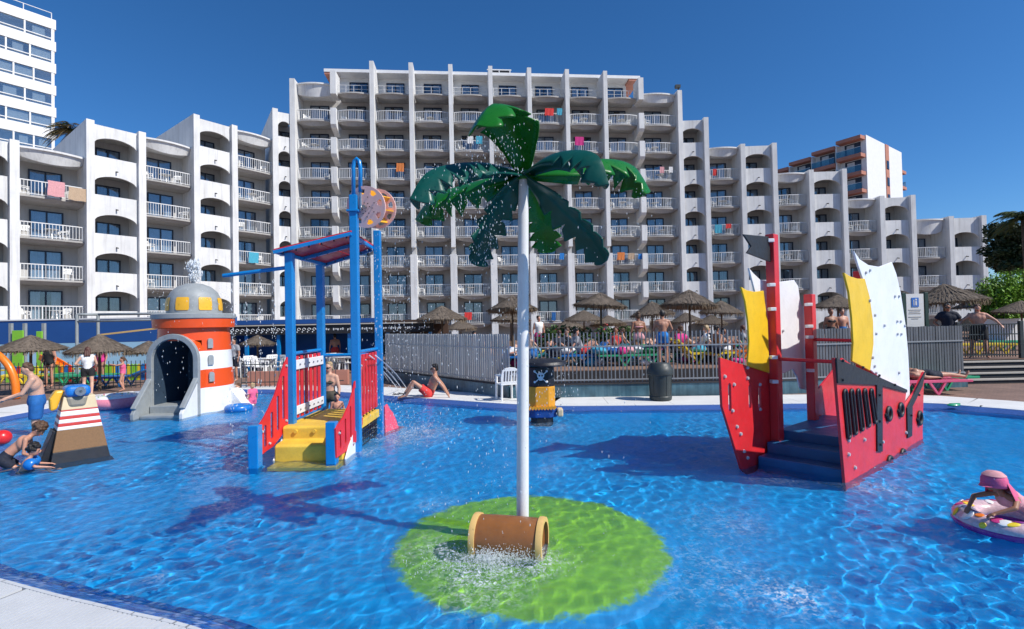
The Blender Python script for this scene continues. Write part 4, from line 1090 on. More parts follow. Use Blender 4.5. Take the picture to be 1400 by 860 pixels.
pp.board(fl, .025, .09).build('flag', 'black_board', m1, bevel=.004)
# blue steps between the hull sides
def across(t0, t1, z0, z1, mat, name):
    a = pp.at(t0, 0, .05); b = ps.at(t0, 0, -.05); c = ps.at(t1, 0, -.05); d = pp.at(t1, 0, .05)
    return MB().plate([(p.x, p.y) for p in (a, b, c, d)], ex=(1, 0, 0), ey=(0, 1, 0), t0=z0, t1=z1, ez=(0, 0, 1)).build(name, mat, ship, bevel=.015)
across(.22, .55, -.32, .12, 'dark_blue_step', 'step'); across(.5, .9, -.32, .27, 'dark_blue_step', 'step'); across(.85, 2.6, -.32, .40, 'dark_blue_step', 'platform')

# ------------------------------------------------------------------ lighthouse slide house
LY = 13.4; lc = Vector(((266 - 700) / 700 * LY, LY, 0)); 
lh = thing('lighthouse_slide', 'orange and white lighthouse slide house with grey dome and arched doorway', 'play structure', lc)
px0 = D(237, 500, 12.55).x; am = -math.pi / 2 + math.asin((px0 + .06 - lc.x) / .9); ah = math.asin(.56 / .9)
MB().lathe([(.92, -.32), (.90, .6), (.84, 1.5), (.82, 1.8)], lc, 40, a0=am + ah, a1=am - ah + 2 * math.pi).lathe([(.82, 1.8), (.8, 2.15)], lc, 48).build('tower_body', 'lighthouse_bands', lh, smooth=True)
MB().lathe([(.80, 2.1), (.92, 2.12), (.93, 2.34)], lc, 48, capb=True, capt=True).build('gallery', 'orange_red', lh, smooth=40)
MB().lathe([(.93, 2.342), (.955, 2.36), (.955, 2.46), (.93, 2.48), (.6, 2.48)], lc, 48).build('gallery_ledge', 'gel_grey', lh, smooth=40)
dm = MB().lathe([(.635, 2.47), (.63, 2.72), (.60, 2.9), (.52, 3.06), (.38, 3.19), (.2, 3.265), (.0, 3.29)], lc, 40).build('dome', 'gel_grey', lh, smooth=True)
for k in range(7):
    a = -math.pi / 2 + .12 + (k - 3) * 2 * math.pi / 7.6; n = 6; vs = []
    for r_, z in ((.642, 2.56), (.642, 2.60), (.636, 2.74), (.614, 2.86), (.606, 2.89)):
        for j in range(n + 1):
            aa = a + (j / n - .5) * .5 * (1 if 2.58 < z < 2.88 else .86); vs.append(lc + Vector((math.cos(aa) * (r_ + .004), math.sin(aa) * (r_ + .004), z)))
    MB().add(vs, [(i * (n + 1) + j, i * (n + 1) + j + 1, (i + 1) * (n + 1) + j + 1, (i + 1) * (n + 1) + j) for i in range(4) for j in range(n)]).build('dome_window', 'gel_yellow', dm, smooth=True)
for z in (.88, 1.3, 1.72):
    a = -.62; r_ = .9 if z < 1.2 else .865 if z < 1.6 else .84; n = Vector((math.cos(a), math.sin(a), 0)); t = Vector((-n.y, n.x, 0))
    pts = [(-.06, -.12), (.06, -.12), (.06, .07), (.042, .11), (0, .125), (-.042, .11), (-.06, .07)]
    MB().plate(pts, o=lc + n * r_ + Vector((0, 0, z)), ex=t, ey=(0, 0, 1), t0=-.02, t1=.035, ez=n).build('window', 'gel_grey', lh)
# arched porch
px0 = D(237, 500, 12.55).x; pw = .56; ph = 1.9; y0, y1 = 12.55, 13.25
def arch(w, h, z0=-.32, n=18): return [(-w, z0)] + [(-w * math.cos(math.pi * i / n), h - w + w * math.sin(math.pi * i / n)) for i in range(n + 1)] + [(w, z0)]
def arch_shell(w, h, ya, yb_, mat, name, sm=40):
    a = arch(w, h); n = len(a); mb = MB(); mb.add([(px0 + x, ya, z) for x, z in a] + [(px0 + x + .12 * (yb_ - ya), yb_, z) for x, z in a], [(i, i + 1, n + i + 1, n + i) for i in range(n - 1)])
    return mb.build(name, mat, lh, smooth=sm)
arch_shell(pw + .06, ph + .06, y0 + .03, 13.45, 'lighthouse_bands', 'porch_shell'); arch_shell(pw - .05, ph - .05, y0 + .01, 13.7, 'tunnel_blue', 'porch_lining')
ro, ri = arch(pw + .075, ph + .075), arch(pw - .055, ph - .055)
MB().plate(ro + list(reversed(ri)), o=(px0, y0, 0), ex=(1, 0, 0), ey=(0, 0, 1), t0=-.05, t1=.05, ez=(0, 1, 0)).build('porch_rim', 'gel_grey', lh, bevel=.012)
MB().box((px0 + .12, 13.72, .75), (1.15, .03, 2.3)).build('porch_back', 'tunnel_blue', lh)
for s in (-1, 1):
    x = px0 + s * (pw + .01); wing = [(-.62, -.32), (-.62, .12), (-.52, .26), (.0, .88), (.0, -.32)]
    MB().plate(wing, o=(x, y0, 0), ex=(0, 1, 0), ey=(0, 0, 1), t0=-.045, t1=.045, ez=(1, 0, 0)).build('wing_wall', 'gel_white' if s > 0 else 'gel_grey', lh, bevel=.015)
    MB().bar((x, y0 - .57, .23), (x, y0 + .01, .91), .12, .07).build('wing_cap', 'gel_grey', lh, bevel=.015)
for i, (yy, zz) in enumerate(((y0 - .45, .06), (y0 - .12, .24))):
    MB().box((px0, (yy + 13.3) / 2, (zz - .32) / 2), (2 * pw - .1, 13.3 - yy, zz + .32)).build('step', 'gel_grey', lh, bevel=.02)
q = D(322, 545, 13.5); MB().plate([(0, -.3), (0, .5), (.12, .4), (.42, .0), (.42, -.3)], o=(lc.x + .86, 13.45, 0), ex=(1, 0, 0), ey=(0, 0, 1), t0=0, t1=.5, ez=(0, 1, 0)).build('slide_side', 'gel_white', lh, bevel=.015)

# ------------------------------------------------------------------ sailor spray figure
sy = 8.5; sx = (106 - 700) / 700 * sy
def frustum(c, w0, d0, w1, d1, z0, z1):
    return MB().add([(c[0] + sx_ * w0 / 2, c[1] + sy_ * d0 / 2, z0) for sx_, sy_ in ((-1, -1), (1, -1), (1, 1), (-1, 1))] + [(c[0] + sx_ * w1 / 2, c[1] + sy_ * d1 / 2, z1) for sx_, sy_ in ((-1, -1), (1, -1), (1, 1), (-1, 1))],
                    [(3, 2, 1, 0), (4, 5, 6, 7), (0, 1, 5, 4), (1, 2, 6, 5), (2, 3, 7, 6), (3, 0, 4, 7)])
sailor = thing('sailor_fountain', 'tapered spray figure with red and white striped shirt and blue head', 'fountain figure', (sx, sy, 0), R(47))
sx = sy = 0.0
def lvl(z): f = z / 1.05; return .74 - .36 * f, .62 - .3 * f
def bandp(z0, z1, mat, name):
    w0, d0 = lvl(z0); w1, d1 = lvl(z1); frustum((sx, sy), w0, d0, w1, d1, z0, z1).build(name, mat, sailor, bevel=.006, local=True)
bandp(-.33, .17, 'black_gel', 'boots'); bandp(.171, .50, 'brown_gel', 'trousers')
zz = .501
for i, h in enumerate((.055, .05, .06, .05, .075)): bandp(zz, zz + h - .001, 'gel_white' if i % 2 == 0 else 'stripe_red', 'shirt_stripe'); zz += h
bandp(zz, zz + .02, 'stripe_red', 'collar'); bandp(zz + .021, 1.02, 'beige_gel', 'face')
w0, d0 = lvl(.85); frustum((sx - .03, sy - .06), .22, .3, .3, .28, .84, 1.03).build('beard', 'taupe_gel', sailor, bevel=.05, local=True)
MB().box((sx - .02, sy - .02, 1.1), (.33, .42, .18)).build('head', 'blue_gel', sailor, bevel=.07, segs=4, local=True)
MB().lathe([(.02, .0), (.07, .0), (.075, .02), (.07, .04), (.02, .04)], (sx + .0, sy - .24, 1.1), 20, rot=Matrix.Rotation(R(90), 3, 'X'), capb=True).build('nozzle', 'steel', sailor, smooth=40, local=True)
MB().plate([(-.08, .8), (0, .82), (.05, 1.0), (.1, 1.12), (-.02, 1.12), (-.09, 1.0)], o=(sx - .27, sy - .1, 0), ex=(1, 0, 0), ey=(0, 0, 1), t0=0, t1=.22, ez=(0, 1, 0)).build('side_arm', 'gel_yellow', sailor, bevel=.03, local=True)
MB().plate([(-.3, -.3), (-.02, -.3), (.06, .45), (-.02, .5)], o=(sx - .3, sy - .25, 0), ex=(1, 0, 0), ey=(0, 0, 1), t0=.1, t1=.5, ez=(0, 1, 0)).build('side_panel', 'black_gel', sailor, bevel=.01, local=True)

# ------------------------------------------------------------------ pirate spray figure
qx = (738 - 700) / 700 * 10.8; qy = 10.8
pir = thing('pirate_fountain', 'pirate spray figure with black hat, white skull emblem and orange body', 'fountain figure', (qx, qy, -.3))
def octa(w, d, z0, z1, w2=None, d2=None, c=.25):
    w2 = w2 or w; d2 = d2 or d
    f = lambda w, d: [(-w / 2 + c * w, -d / 2), (w / 2 - c * w, -d / 2), (w / 2, -d / 2 + c * d), (w / 2, d / 2 - c * d), (w / 2 - c * w, d / 2), (-w / 2 + c * w, d / 2), (-w / 2, d / 2 - c * d), (-w / 2, -d / 2 + c * d)]
    a = [(qx + x, qy + y, z0) for x, y in f(w, d)] + [(qx + x, qy + y, z1) for x, y in f(w2, d2)]
    return MB().add(a, [tuple(range(7, -1, -1)), tuple(range(8, 16))] + [(i, (i + 1) % 8, 8 + (i + 1) % 8, 8 + i) for i in range(8)])
octa(.46, .42, -.33, .12).build('legs', 'black_gel', pir, bevel=.01)
octa(.62, .46, .1, .31).build('trousers', 'navy_gel', pir, bevel=.02)
octa(.55, .46, .311, .74).build('body', 'orange_gel', pir, bevel=.012)
octa(.53, .44, .741, 1.14).build('hat_band', 'black_gel', pir, bevel=.012)
MB().lathe([(.2, -.07), (.44, -.03), (.5, .0), (.47, .05), (.3, .1), (.0, .12)], (qx + .06, qy, 1.2), 32, capb=True).build('hat_brim', 'black_gel', pir, smooth=40)
for s in (-1, 1): MB().box((qx + s * .37, qy - .12, .2), (.12, .2, .17)).build('hand', 'beige_gel', pir, bevel=.03)
tb_ = MB()
for i in range(9): tb_.box((qx - .25 + i * .0625, qy - .238, .31), (.05, .03, .08), Matrix.Rotation(R(45), 3, 'Y'))
tb_.build('beard_edge', 'orange_gel', pir)
em = MB(); ey_ = qy - .222; ez_ = .955
em.ell((qx - .02, ey_, ez_ + .02), (.075, .018, .07), 16, 8); em.box((qx - .02, ey_, ez_ - .055), (.07, .03, .05))
for s in (-1, 1):
    em.bar((qx - .02 - s * .12, ey_ + .004, ez_ + .1), (qx - .02 + s * .12, ey_ + .004, ez_ - .12), .018, .03, up=(0, 1, 0))
    for e in (-1, 1): em.ell((qx - .02 + s * .125, ey_ + .004, ez_ + e * .11), (.026, .015, .026), 10, 6)
ob = em.build('skull_emblem', 'white_board', pir)
for s in (-1, 1): MB().ell((qx - .02 + s * .028, ey_ - .014, ez_ + .02), (.018, .012, .02), 10, 6).build('eye_socket', 'black_gel', ob)

# ------------------------------------------------------------------ thatched parasols
def parasol_meshes(seed):
    rnd = random.Random(seed); cn = MB(); n = 40; prof = [(0.0, .0), (.12, -.05), (.45, -.24), (.8, -.42), (1.12, -.60)]
    cn.lathe([(max(r, .01), z) for r, z in prof] + [(1.10, -.68), (.1, -.2)], n=n)
    st = MB()
    for tier in range(6):                        # layers of straw, each lying over the one below
        rr0 = .02 + tier * .19; rr1 = rr0 + .3
        for i in range(90 + tier * 46):
            a = rnd.random() * 6.283; da = rnd.uniform(-.1, .1); r0 = rr0 + rnd.uniform(0, .1); r1 = min(1.2, rr1 + rnd.uniform(-.05, .06)); w = rnd.uniform(.012, .026)
            z0 = -.545 * r0 + .012; z1 = -.545 * r1 + rnd.uniform(.0, .055)
            p = Vector((r0 * math.cos(a), r0 * math.sin(a), z0)); q = Vector((r1 * math.cos(a + da * .4), r1 * math.sin(a + da * .4), z1)); t = Vector((-math.sin(a), math.cos(a), 0)) * w
            st.add([p - t, p + t, q + t * .7, q - t * .7], [(0, 1, 2, 3)])
    fr = MB()
    for i in range(420):
        a = rnd.random() * 6.283; r = rnd.uniform(1.02, 1.17); L = rnd.uniform(.07, .24); w = rnd.uniform(.006, .016)
        p = Vector((r * math.cos(a), r * math.sin(a), -.585)); q = Vector(((r + rnd.uniform(-.02, .08)) * math.cos(a), (r + .03) * math.sin(a), -.6 - L)); t = Vector((-math.sin(a), math.cos(a), 0)) * w
        fr.add([p - t, p + t, q + t * .4, q - t * .4], [(0, 1, 2, 3)])
    return cn.mesh('canopy', 'thatch'), st.mesh('straw', 'thatch'), fr.mesh('fringe', 'thatch_pale')
PAR = [parasol_meshes(s) for s in (1, 2, 3)]
pole_me = MB().cyl((0, 0, 0), (0, 0, 1), .045, .04, n=10).mesh('pole', 'wood_pole')
def parasol(px, py, wpx, label, group, dia=2.4, gz=TZ + .03, tilt=0):
    y = 700 * dia / wpx; q = D(px, py, y); s = dia / 2.4
    p = thing('thatched_parasol', label, 'parasol', (q.x, q.y, gz), random.uniform(0, 6), group)
    c, st_, fr = random.choice(PAR); h = q.z - gz
    co = inst(c, 'canopy', p, (0, 0, h), sc=s, rot=(random.uniform(-.07, .07), random.uniform(-.07, .07), 0)); co.scale.z *= random.uniform(.88, 1.15); inst(st_, 'straw', co)['kind'] = 'stuff'; inst(fr, 'fringe', co)['kind'] = 'stuff'
    inst(pole_me, 'pole', p, (0, 0, 0), sc=(1, 1, h - .1))
for a in ((821, 400, 77), (942, 396, 80), (891, 412, 62), (986, 411, 60), (798, 424, 55), (778, 435, 50), (831, 431, 52), (937, 427, 46), (972, 430, 44), (870, 441, 40), (604, 418, 72), (700, 404, 73), (698, 424, 58), (630, 437, 45)):
    parasol(*a, {942: 'broad thatched parasol above the man in bright blue shorts', 891: 'thatched parasol behind the woman in pink bikini bottoms', 821: 'broad thatched parasol above the blossoming shrubs on the terrace', 604: 'thatched parasol by the end of the bar roof, behind the slat fence', 700: 'thatched parasol on the terrace hidden in part by the white palm pole', 986: 'thatched parasol between the man in blue shorts and the ship', 630: 'low thatched parasol by the bend of the slat fence'}.get(a[0], 'low thatched straw parasol deeper on the terrace behind the slat fence'), 'thatched parasols on the terrace')
for a in ((1290, 388, 95), (1333, 407, 55)): parasol(*a, 'thatched straw parasol behind the notice board and the two standing men', 'thatched parasols by the notice board', 2.9)
parasol(1145, 403, 66, 'thatched straw parasol behind the sails of the ship', 'thatched parasols on the terrace')
for a in ((1396, 411, 62), (1385, 430, 44)): parasol(*a, 'thatched straw parasol in front of the bamboo hedge', 'thatched parasols by the hedge')
for a in ((42, 458, 83), (136, 457, 81), (203, 466, 62)): parasol(*a, 'thatched straw parasol on the brick deck before the blue wall', 'thatched parasols on the brick deck', 2.0, DECK)
for a in ((352, 458, 46), (421, 456, 36), (316, 467, 40)): parasol(*a, 'small thatched straw parasol in front of the black bar canopy', 'thatched parasols by the bar', 1.5, DECK)

# ------------------------------------------------------------------ sun loungers
def lounger(loc, rz, mat, label, back=0.0, group='sun loungers'):
    t = thing('sun_lounger', label, 'sun lounger', loc, rz, group); m = MATS[mat]
    bed = MB()
    for i in range(11): bed.box((-.9 + i * .125, 0, .36), (.1, .58, .025))
    for s in (-1, 1): bed.box((-.25, s * .31, .35), (1.45, .05, .07))
    bed.build('bed', m, t, local=True, bevel=.008)
    bk = MB(); c, s_ = math.cos(back), math.sin(back)
    for i in range(5): d = .06 + i * .125; bk.box((.46 + d * c, 0, .36 + d * s_), (.1, .58, .025), Matrix.Rotation(-back, 3, 'Y'))
    for s in (-1, 1): bk.bar((.46, s * .31, .35), (.46 + .65 * c, s * .31, .35 + .65 * s_), .05, .06)
    bk.build('backrest', m, t, local=True, bevel=.008)
    for x in (-.62, .25):
        for s in (-1, 1):
            MB().bar((x - .2, s * .3, .33), (x, s * .31, .02), .05, .045).bar((x + .2, s * .3, .33), (x, s * .31, .02), .05, .045).build('leg', m, t, local=True)
    return t
LZ = TZ + .03
g = G(1285, 538, DECK); lounger((g.x - .55, g.y, DECK), 0, 'plast_pink', 'pink sun lounger beside the dark steps with a person lying on it')
g2_ = G(1303, 536, DECK); lounger((g2_.x - .25, g2_.y + .5, DECK), 0, 'plast_green', 'green sun lounger behind the pink one, below the dark steps')
for i, (px, py, y, mat, lab, bk) in enumerate([
        (862, 505, 16.6, 'plast_green', 'green sun lounger heaped with towels behind the litter bin', 0), (790, 503, 17.0, 'plast_blue', 'blue sun lounger on the terrace beside the green lounger with towels', .7),
        (690, 503, 16.8, 'plast_blue', 'blue sun lounger on the terrace behind the white chair', .5), (655, 503, 18.0, 'plast_teal', 'teal sun lounger at the bend of the slat fence', 0),
        (960, 503, 16.8, 'plast_yellow', 'yellow sun lounger on the terrace right of the standing man', .8), (1000, 500, 17.5, 'plast_orange', 'orange sun lounger on the terrace behind the ship', .6),
        (1340, 487, 18.5, 'plast_yellow', 'yellow sun lounger behind the two standing men', 0), (1385, 480, 20.0, 'plast_green', 'green sun lounger at the top of the dark steps', 0), (745, 497, 19.5, 'plast_yellow', 'yellow sun lounger deep on the terrace by the flowering shrubs', .7)]):
    q = D(px, py, y); lounger((q.x, q.y, LZ), random.uniform(-.15, .15) + (0 if i % 2 else math.pi), mat, lab, bk)
for px, py, mat, lab, rz in [(18, 527, 'plast_yellow', 'yellow sun lounger behind the orange hoop on the brick deck', .1), (72, 525, 'plast_green', 'green sun lounger behind the wading man', .15), (150, 530, 'plast_blue', 'blue sun lounger beside the girl in pink', .1), (108, 527, 'plast_green', 'green sun lounger behind the woman in black shorts', .1)]:
    q = G(px, py, DECK); lounger((q.x, q.y + .4, DECK), rz, mat, lab, .4 if 'blue' in lab else 0)

# ------------------------------------------------------------------ plastic chairs
def chair_mesh(simple):
    mb = MB(); 
    for x in (-.22, .22):
        mb.bar((x, -.22, 0), (x * .93, -.2, .62), .05, .05); mb.bar((x, .24, 0), (x * .9, .2, .44), .05, .05); mb.bar((x * 1.08, -.23, .63), (x * 1.05, .2, .66), .06, .035)
        mb.bar((x * .9, .2, .42), (x, .3, .84), .05, .03)
    mb.box((0, 0, .43), (.46, .46, .035)); mb.box((0, .31, .83), (.42, .03, .07), Matrix.Rotation(-.2, 3, 'X'))
    for i in range(5): mb.bar((-.16 + i * .08, .22, .44), (-.16 + i * .08, .305, .82), .05, .018)
    return mb
ch_me = chair_mesh(1).mesh('plastic_chair', 'plastic_white')
tbl = MB().lathe([(.38, .68), (.4, .70), (.4, .72), (.0, .725)], n=20)
for a in (0, 1.57, 3.14, 4.71): tbl.bar((.1 * math.cos(a), .1 * math.sin(a), .68), (.3 * math.cos(a), .3 * math.sin(a), 0), .045, .045)
tb_me = tbl.mesh('plastic_table', 'plastic_white')
q = G(693, 548, DECK)
wc = thing('plastic_chair', 'white plastic armchair standing on the pool edge by the fence', 'chair', (q.x, q.y + .1, DECK + .006), R(200))
for x in (-.22, .22):
    MB().bar((x, -.22, 0), (x * .93, -.2, .62), .05, .05).build('leg', 'plastic_white', wc, local=True, bevel=.01); MB().bar((x, .24, 0), (x * .9, .2, .44), .05, .05).build('leg', 'plastic_white', wc, local=True, bevel=.01)
    MB().tube([(x * .95, -.2, .6), (x * 1.08, -.16, .65), (x * 1.1, .05, .655), (x * 1.0, .24, .68)], .028, 8).build('armrest', 'plastic_white', wc, local=True, smooth=True)
MB().box((0, 0, .43), (.48, .48, .03)).build('seat', 'plastic_white', wc, local=True, bevel=.012)
outer = [(-.23, 0), (.23, 0), (.25, .2), (.22, .38), (.12, .44), (0, .455), (-.12, .44), (-.22, .38), (-.25, .2)]
hs = [[(x - .022, .08), (x + .022, .08), (x + .022, .36), (x - .022, .36)] for x in (-.15, -.075, 0, .075, .15)]
MB().plate(outer, hs, o=(0, .21, .43), ex=(1, 0, 0), ey=Vector((0, .22, 1)).normalized(), t0=0, t1=.025, ez=(0, 1, -.22)).build('backrest', 'plastic_white', wc, local=True, bevel=.006)
GRP = 'white chairs and tables on the hotel balconies'
for mid, ex_, ey_, w, z, rz, k in BALCONIES:
    r = random.random()
    def place(me, name, lab, cat, x, y, rot):
        p = mid + ex_ * x + ey_ * y; o = inst(me, name, None, (p.x, p.y, z + .01), rz + rot); tag(o, lab, cat, GRP if 'chair' in name else 'white tables on the hotel balconies')
    if r < .78: place(ch_me, 'plastic_chair', 'small white plastic chair on a hotel balcony', 'chair', random.uniform(-.4, -.28) * w, random.uniform(.3, .9), random.uniform(-.5, 2))
    if r > .25: place(ch_me, 'plastic_chair', 'small white plastic chair on a hotel balcony', 'chair', random.uniform(.2, .38) * w, random.uniform(.3, .9), random.uniform(-2, .5))
    if .3 < r < .8: place(tb_me, 'plastic_table', 'small round white plastic table on a hotel balcony', 'table', random.uniform(-.1, .1) * w, random.uniform(.4, .8), 0)

# ------------------------------------------------------------------ towels on the railings
def towel_mesh(w, h, seed):
    rnd = random.Random(seed); n, m = 10, 6; vs = []
    for j in range(m + 1):
        for i in range(n + 1):
            x = (i / n - .5) * w; zz_ = -h * j / m; vs.append((x + .02 * math.sin(j), .025 * math.sin(i * 1.5 + seed + j * .3) * (j / m), zz_ + .02 * math.sin(i * .9 + seed) * (j == m)))
    mb = MB().add(vs, [(j * (n + 1) + i, j * (n + 1) + i + 1, (j + 1) * (n + 1) + i + 1, (j + 1) * (n + 1) + i) for j in range(m) for i in range(n)])
    return mb
TOW = [('L', 77, 248, 1.0, 1.15, 'cloth_rose', 'pink patterned'), ('L', 106, 257, 1.1, 1.0, 'cloth_tan', 'tan patterned'), ('L', 347, 345, .95, 1.05, 'cloth_cyan', 'sky blue'), ('L', 68, 374, .0, 0, '', ''),
       ('C', 547, 223, .8, .9, 'cloth_orange', 'orange'), ('C', 751, 148, 1.0, .8, 'cloth_red', 'red'), ('C', 765, 148, .6, .75, 'cloth_cyan', 'turquoise'), ('C', 792, 187, 1.0, .95, 'cloth_magenta', 'magenta'),
       ('C', 655, 186, .7, .85, 'cloth_cyan', 'turquoise'), ('C', 643, 186, .6, .8, 'cloth_white', 'white'), ('C', 768, 346, .5, .7, 'cloth_sky', 'blue'), ('C', 829, 346, .6, .75, 'cloth_magenta', 'magenta'), ('C', 849, 345, .85, .85, 'cloth_orange', 'orange'),
       ('C', 863, 346, .75, .7, 'cloth_tan', 'tan'), ('C', 876, 347, .6, .6, 'cloth_sky', 'blue'), ('C', 905, 228, .5, .7, 'cloth_rose', 'pink'), ('C', 917, 228, .45, .65, 'cloth_white', 'white'), ('C', 640, 427, .8, .8, 'cloth_red', 'red'), ('C', 757, 427, .45, .9, 'cloth_blue', 'dark blue'),
       ('R', 977, 231, .4, .75, 'cloth_red', 'red'), ('R', 982, 307, .8, .95, 'cloth_cyan', 'turquoise'), ('R', 996, 306, .6, .5, 'cloth_red', 'red')]
ROWN = {}
for sd0, (ln, px, py, w, h, mt, cn) in enumerate(TOW):
    if not mt: continue
    w *= .88; h *= .9
    a, b = {'L': (LA, LB), 'C': (CA, CB), 'R': (RA, RB)}[ln]; d = (Vector(b) - Vector(a)).normalized(); nn = Vector((d.y, -d.x)); sh = nn * .52
    q = W(px, py, Vector(a) + sh, Vector(b) + sh); zrow = round((q.z - 1.04 - (2.75 if ln == 'L' else ZC)) / FH)
    o = towel_mesh(w, h, sd0).build('towel', mt, smooth=True); o.location = q; o.rotation_euler.z = math.atan2(d.y, d.x)
    wing = {'L': 'left hotel wing', 'C': 'central hotel block', 'R': 'stepped right hotel wing'}[ln]
    fl_ = ['lowest', 'second', 'third', 'fourth', 'fifth', 'sixth', 'seventh', 'top'][max(0, min(7, zrow))]
    key = (cn, wing, fl_); ROWN[key] = ROWN.get(key, 0) + 1
    tag(o, f'{cn} towel over a {fl_} row railing of the {wing}'[:200], 'towel', 'towels drying on hotel railings')

# ------------------------------------------------------------------ litter bin, bollards, sign
q = G(905, 548, DECK)
bn_ = thing('litter_bin', 'dark grey round litter bin with domed lid before the fence', 'bin', (q.x, q.y + .1, DECK + .006))
MB().lathe([(.24, 0), (.27, .03), (.275, .1), (.26, .12), (.285, .62), (.29, .66)], n=28, capb=True, capt=True).build('body', 'bin_grey', bn_, local=True, smooth=35)
MB().lathe([(.30, .64), (.325, .66), (.325, .74), (.30, .80), (.25, .9), (.22, .93), (.0, .94)], n=28).build('lid', 'bin_grey', bn_, local=True, smooth=35)
MB().plate([(-.17, .72), (.17, .72), (.13, .86), (-.13, .86)], o=(0, -.29, 0), ex=(1, 0, 0), ey=Vector((0, .25, 1)).normalized(), t0=0, t1=.04, ez=(0, -1, .25)).build('flap', 'black_board', bn_, local=True, bevel=.01)
for i in range(10):
    a = 2 * math.pi * i / 10; MB().bar((.262 * math.cos(a), .262 * math.sin(a), .13), (.286 * math.cos(a), .286 * math.sin(a), .6), .02, .012, up=(math.cos(a), math.sin(a), 0)).build('rib', 'bin_grey', bn_, local=True)
p0 = D(1238, 402, 14.6); p1 = D(1263, 442, 14.6); zt, zb_ = p0.z, p1.z - .35
sg = thing('notice_board', 'pool notice board with blue icon between dark green posts', 'sign', ((p0.x + p1.x) / 2, 14.6, DECK))
MB().box(((p0.x + p1.x) / 2, 14.6, (zt + zb_) / 2), (p1.x - p0.x, .04, zt - zb_)).build('board', 'sign_white', sg)
for x in (p0.x - .07, p1.x + .08): MB().box((x, 14.62, (zt + .04 + DECK) / 2), (.1, .1, zt + .04 - DECK)).build('post', 'post_green', sg, bevel=.01)
cx_ = (p0.x + p1.x) / 2; ic = MB().box((cx_, 14.573, zt - .24), (.2, .012, .26)).build('icon', 'sign_blue', sg)
MB().ell((cx_ + .02, 14.566, zt - .17), (.028, .006, .028), 10, 6).box((cx_ + .02, 14.566, zt - .27), (.045, .008, .12)).box((cx_ - .045, 14.566, zt - .25), (.02, .008, .16)).build('icon_figure', 'sign_white', ic)
for i in range(6):
    w = (.36, .3, .34, .0, .36, .2)[i]
    if w: MB().box((cx_ - .02, 14.576, zt - .46 - i * .05), (w, .006, .014)).build('text_line', 'sign_text', sg)
# gate rail at the head of the steps
gp0 = D(1311, 445, 16.5); gp1 = D(1393, 445, 16.5)
gf = thing('terrace_gate', 'dark barred gate at the head of the steps in front of two men', 'gate', (gp0.x, 16.5, LZ))
gs = MB().box((0, 0, .55), (.022, .022, 1.06)).mesh('bar', 'bin_grey'); L_ = gp1.x - gp0.x; n = int(L_ / .085)
for i in range(n): inst(gs, 'bar', gf, (i * .085, 0, .03))
for z in (.12, .78, 1.1): MB().box((L_ / 2, .0, z), (L_, .035, .035)).build('rail', 'bin_grey', gf, local=True)
for x, w in ((-.05, .09), (L_ + .05, .13)): MB().box((x, 0, .6), (w, .09, 1.2)).build('post', 'bin_grey', gf, local=True, bevel=.01)

# ------------------------------------------------------------------ people
BASE = dict(pelvis=(0, 0, .95), waist=(0, 0, 1.1), chest=(0, .0, 1.3), neck=(0, -.01, 1.47), head=(0, .02, 1.63),
            sh_l=(-.185, 0, 1.41), el_l=(-.25, -.02, 1.12), wr_l=(-.26, .06, .87), sh_r=(.185, 0, 1.41), el_r=(.25, -.02, 1.12), wr_r=(.26, .06, .87),
            hip_l=(-.1, 0, .92), kn_l=(-.11, .02, .5), an_l=(-.115, -.02, .08), to_l=(-.13, .14, .03), hip_r=(.1, 0, .92), kn_r=(.11, .02, .5), an_r=(.115, -.02, .08), to_r=(.13, .14, .03))
def remesh(o, vox, it=6):
    m = o.modifiers.new('skin', 'REMESH'); m.mode = 'VOXEL'; m.voxel_size = vox; m.use_smooth_shade = True
    s = o.modifiers.new('smooth', 'SMOOTH'); s.factor = .5; s.iterations = it
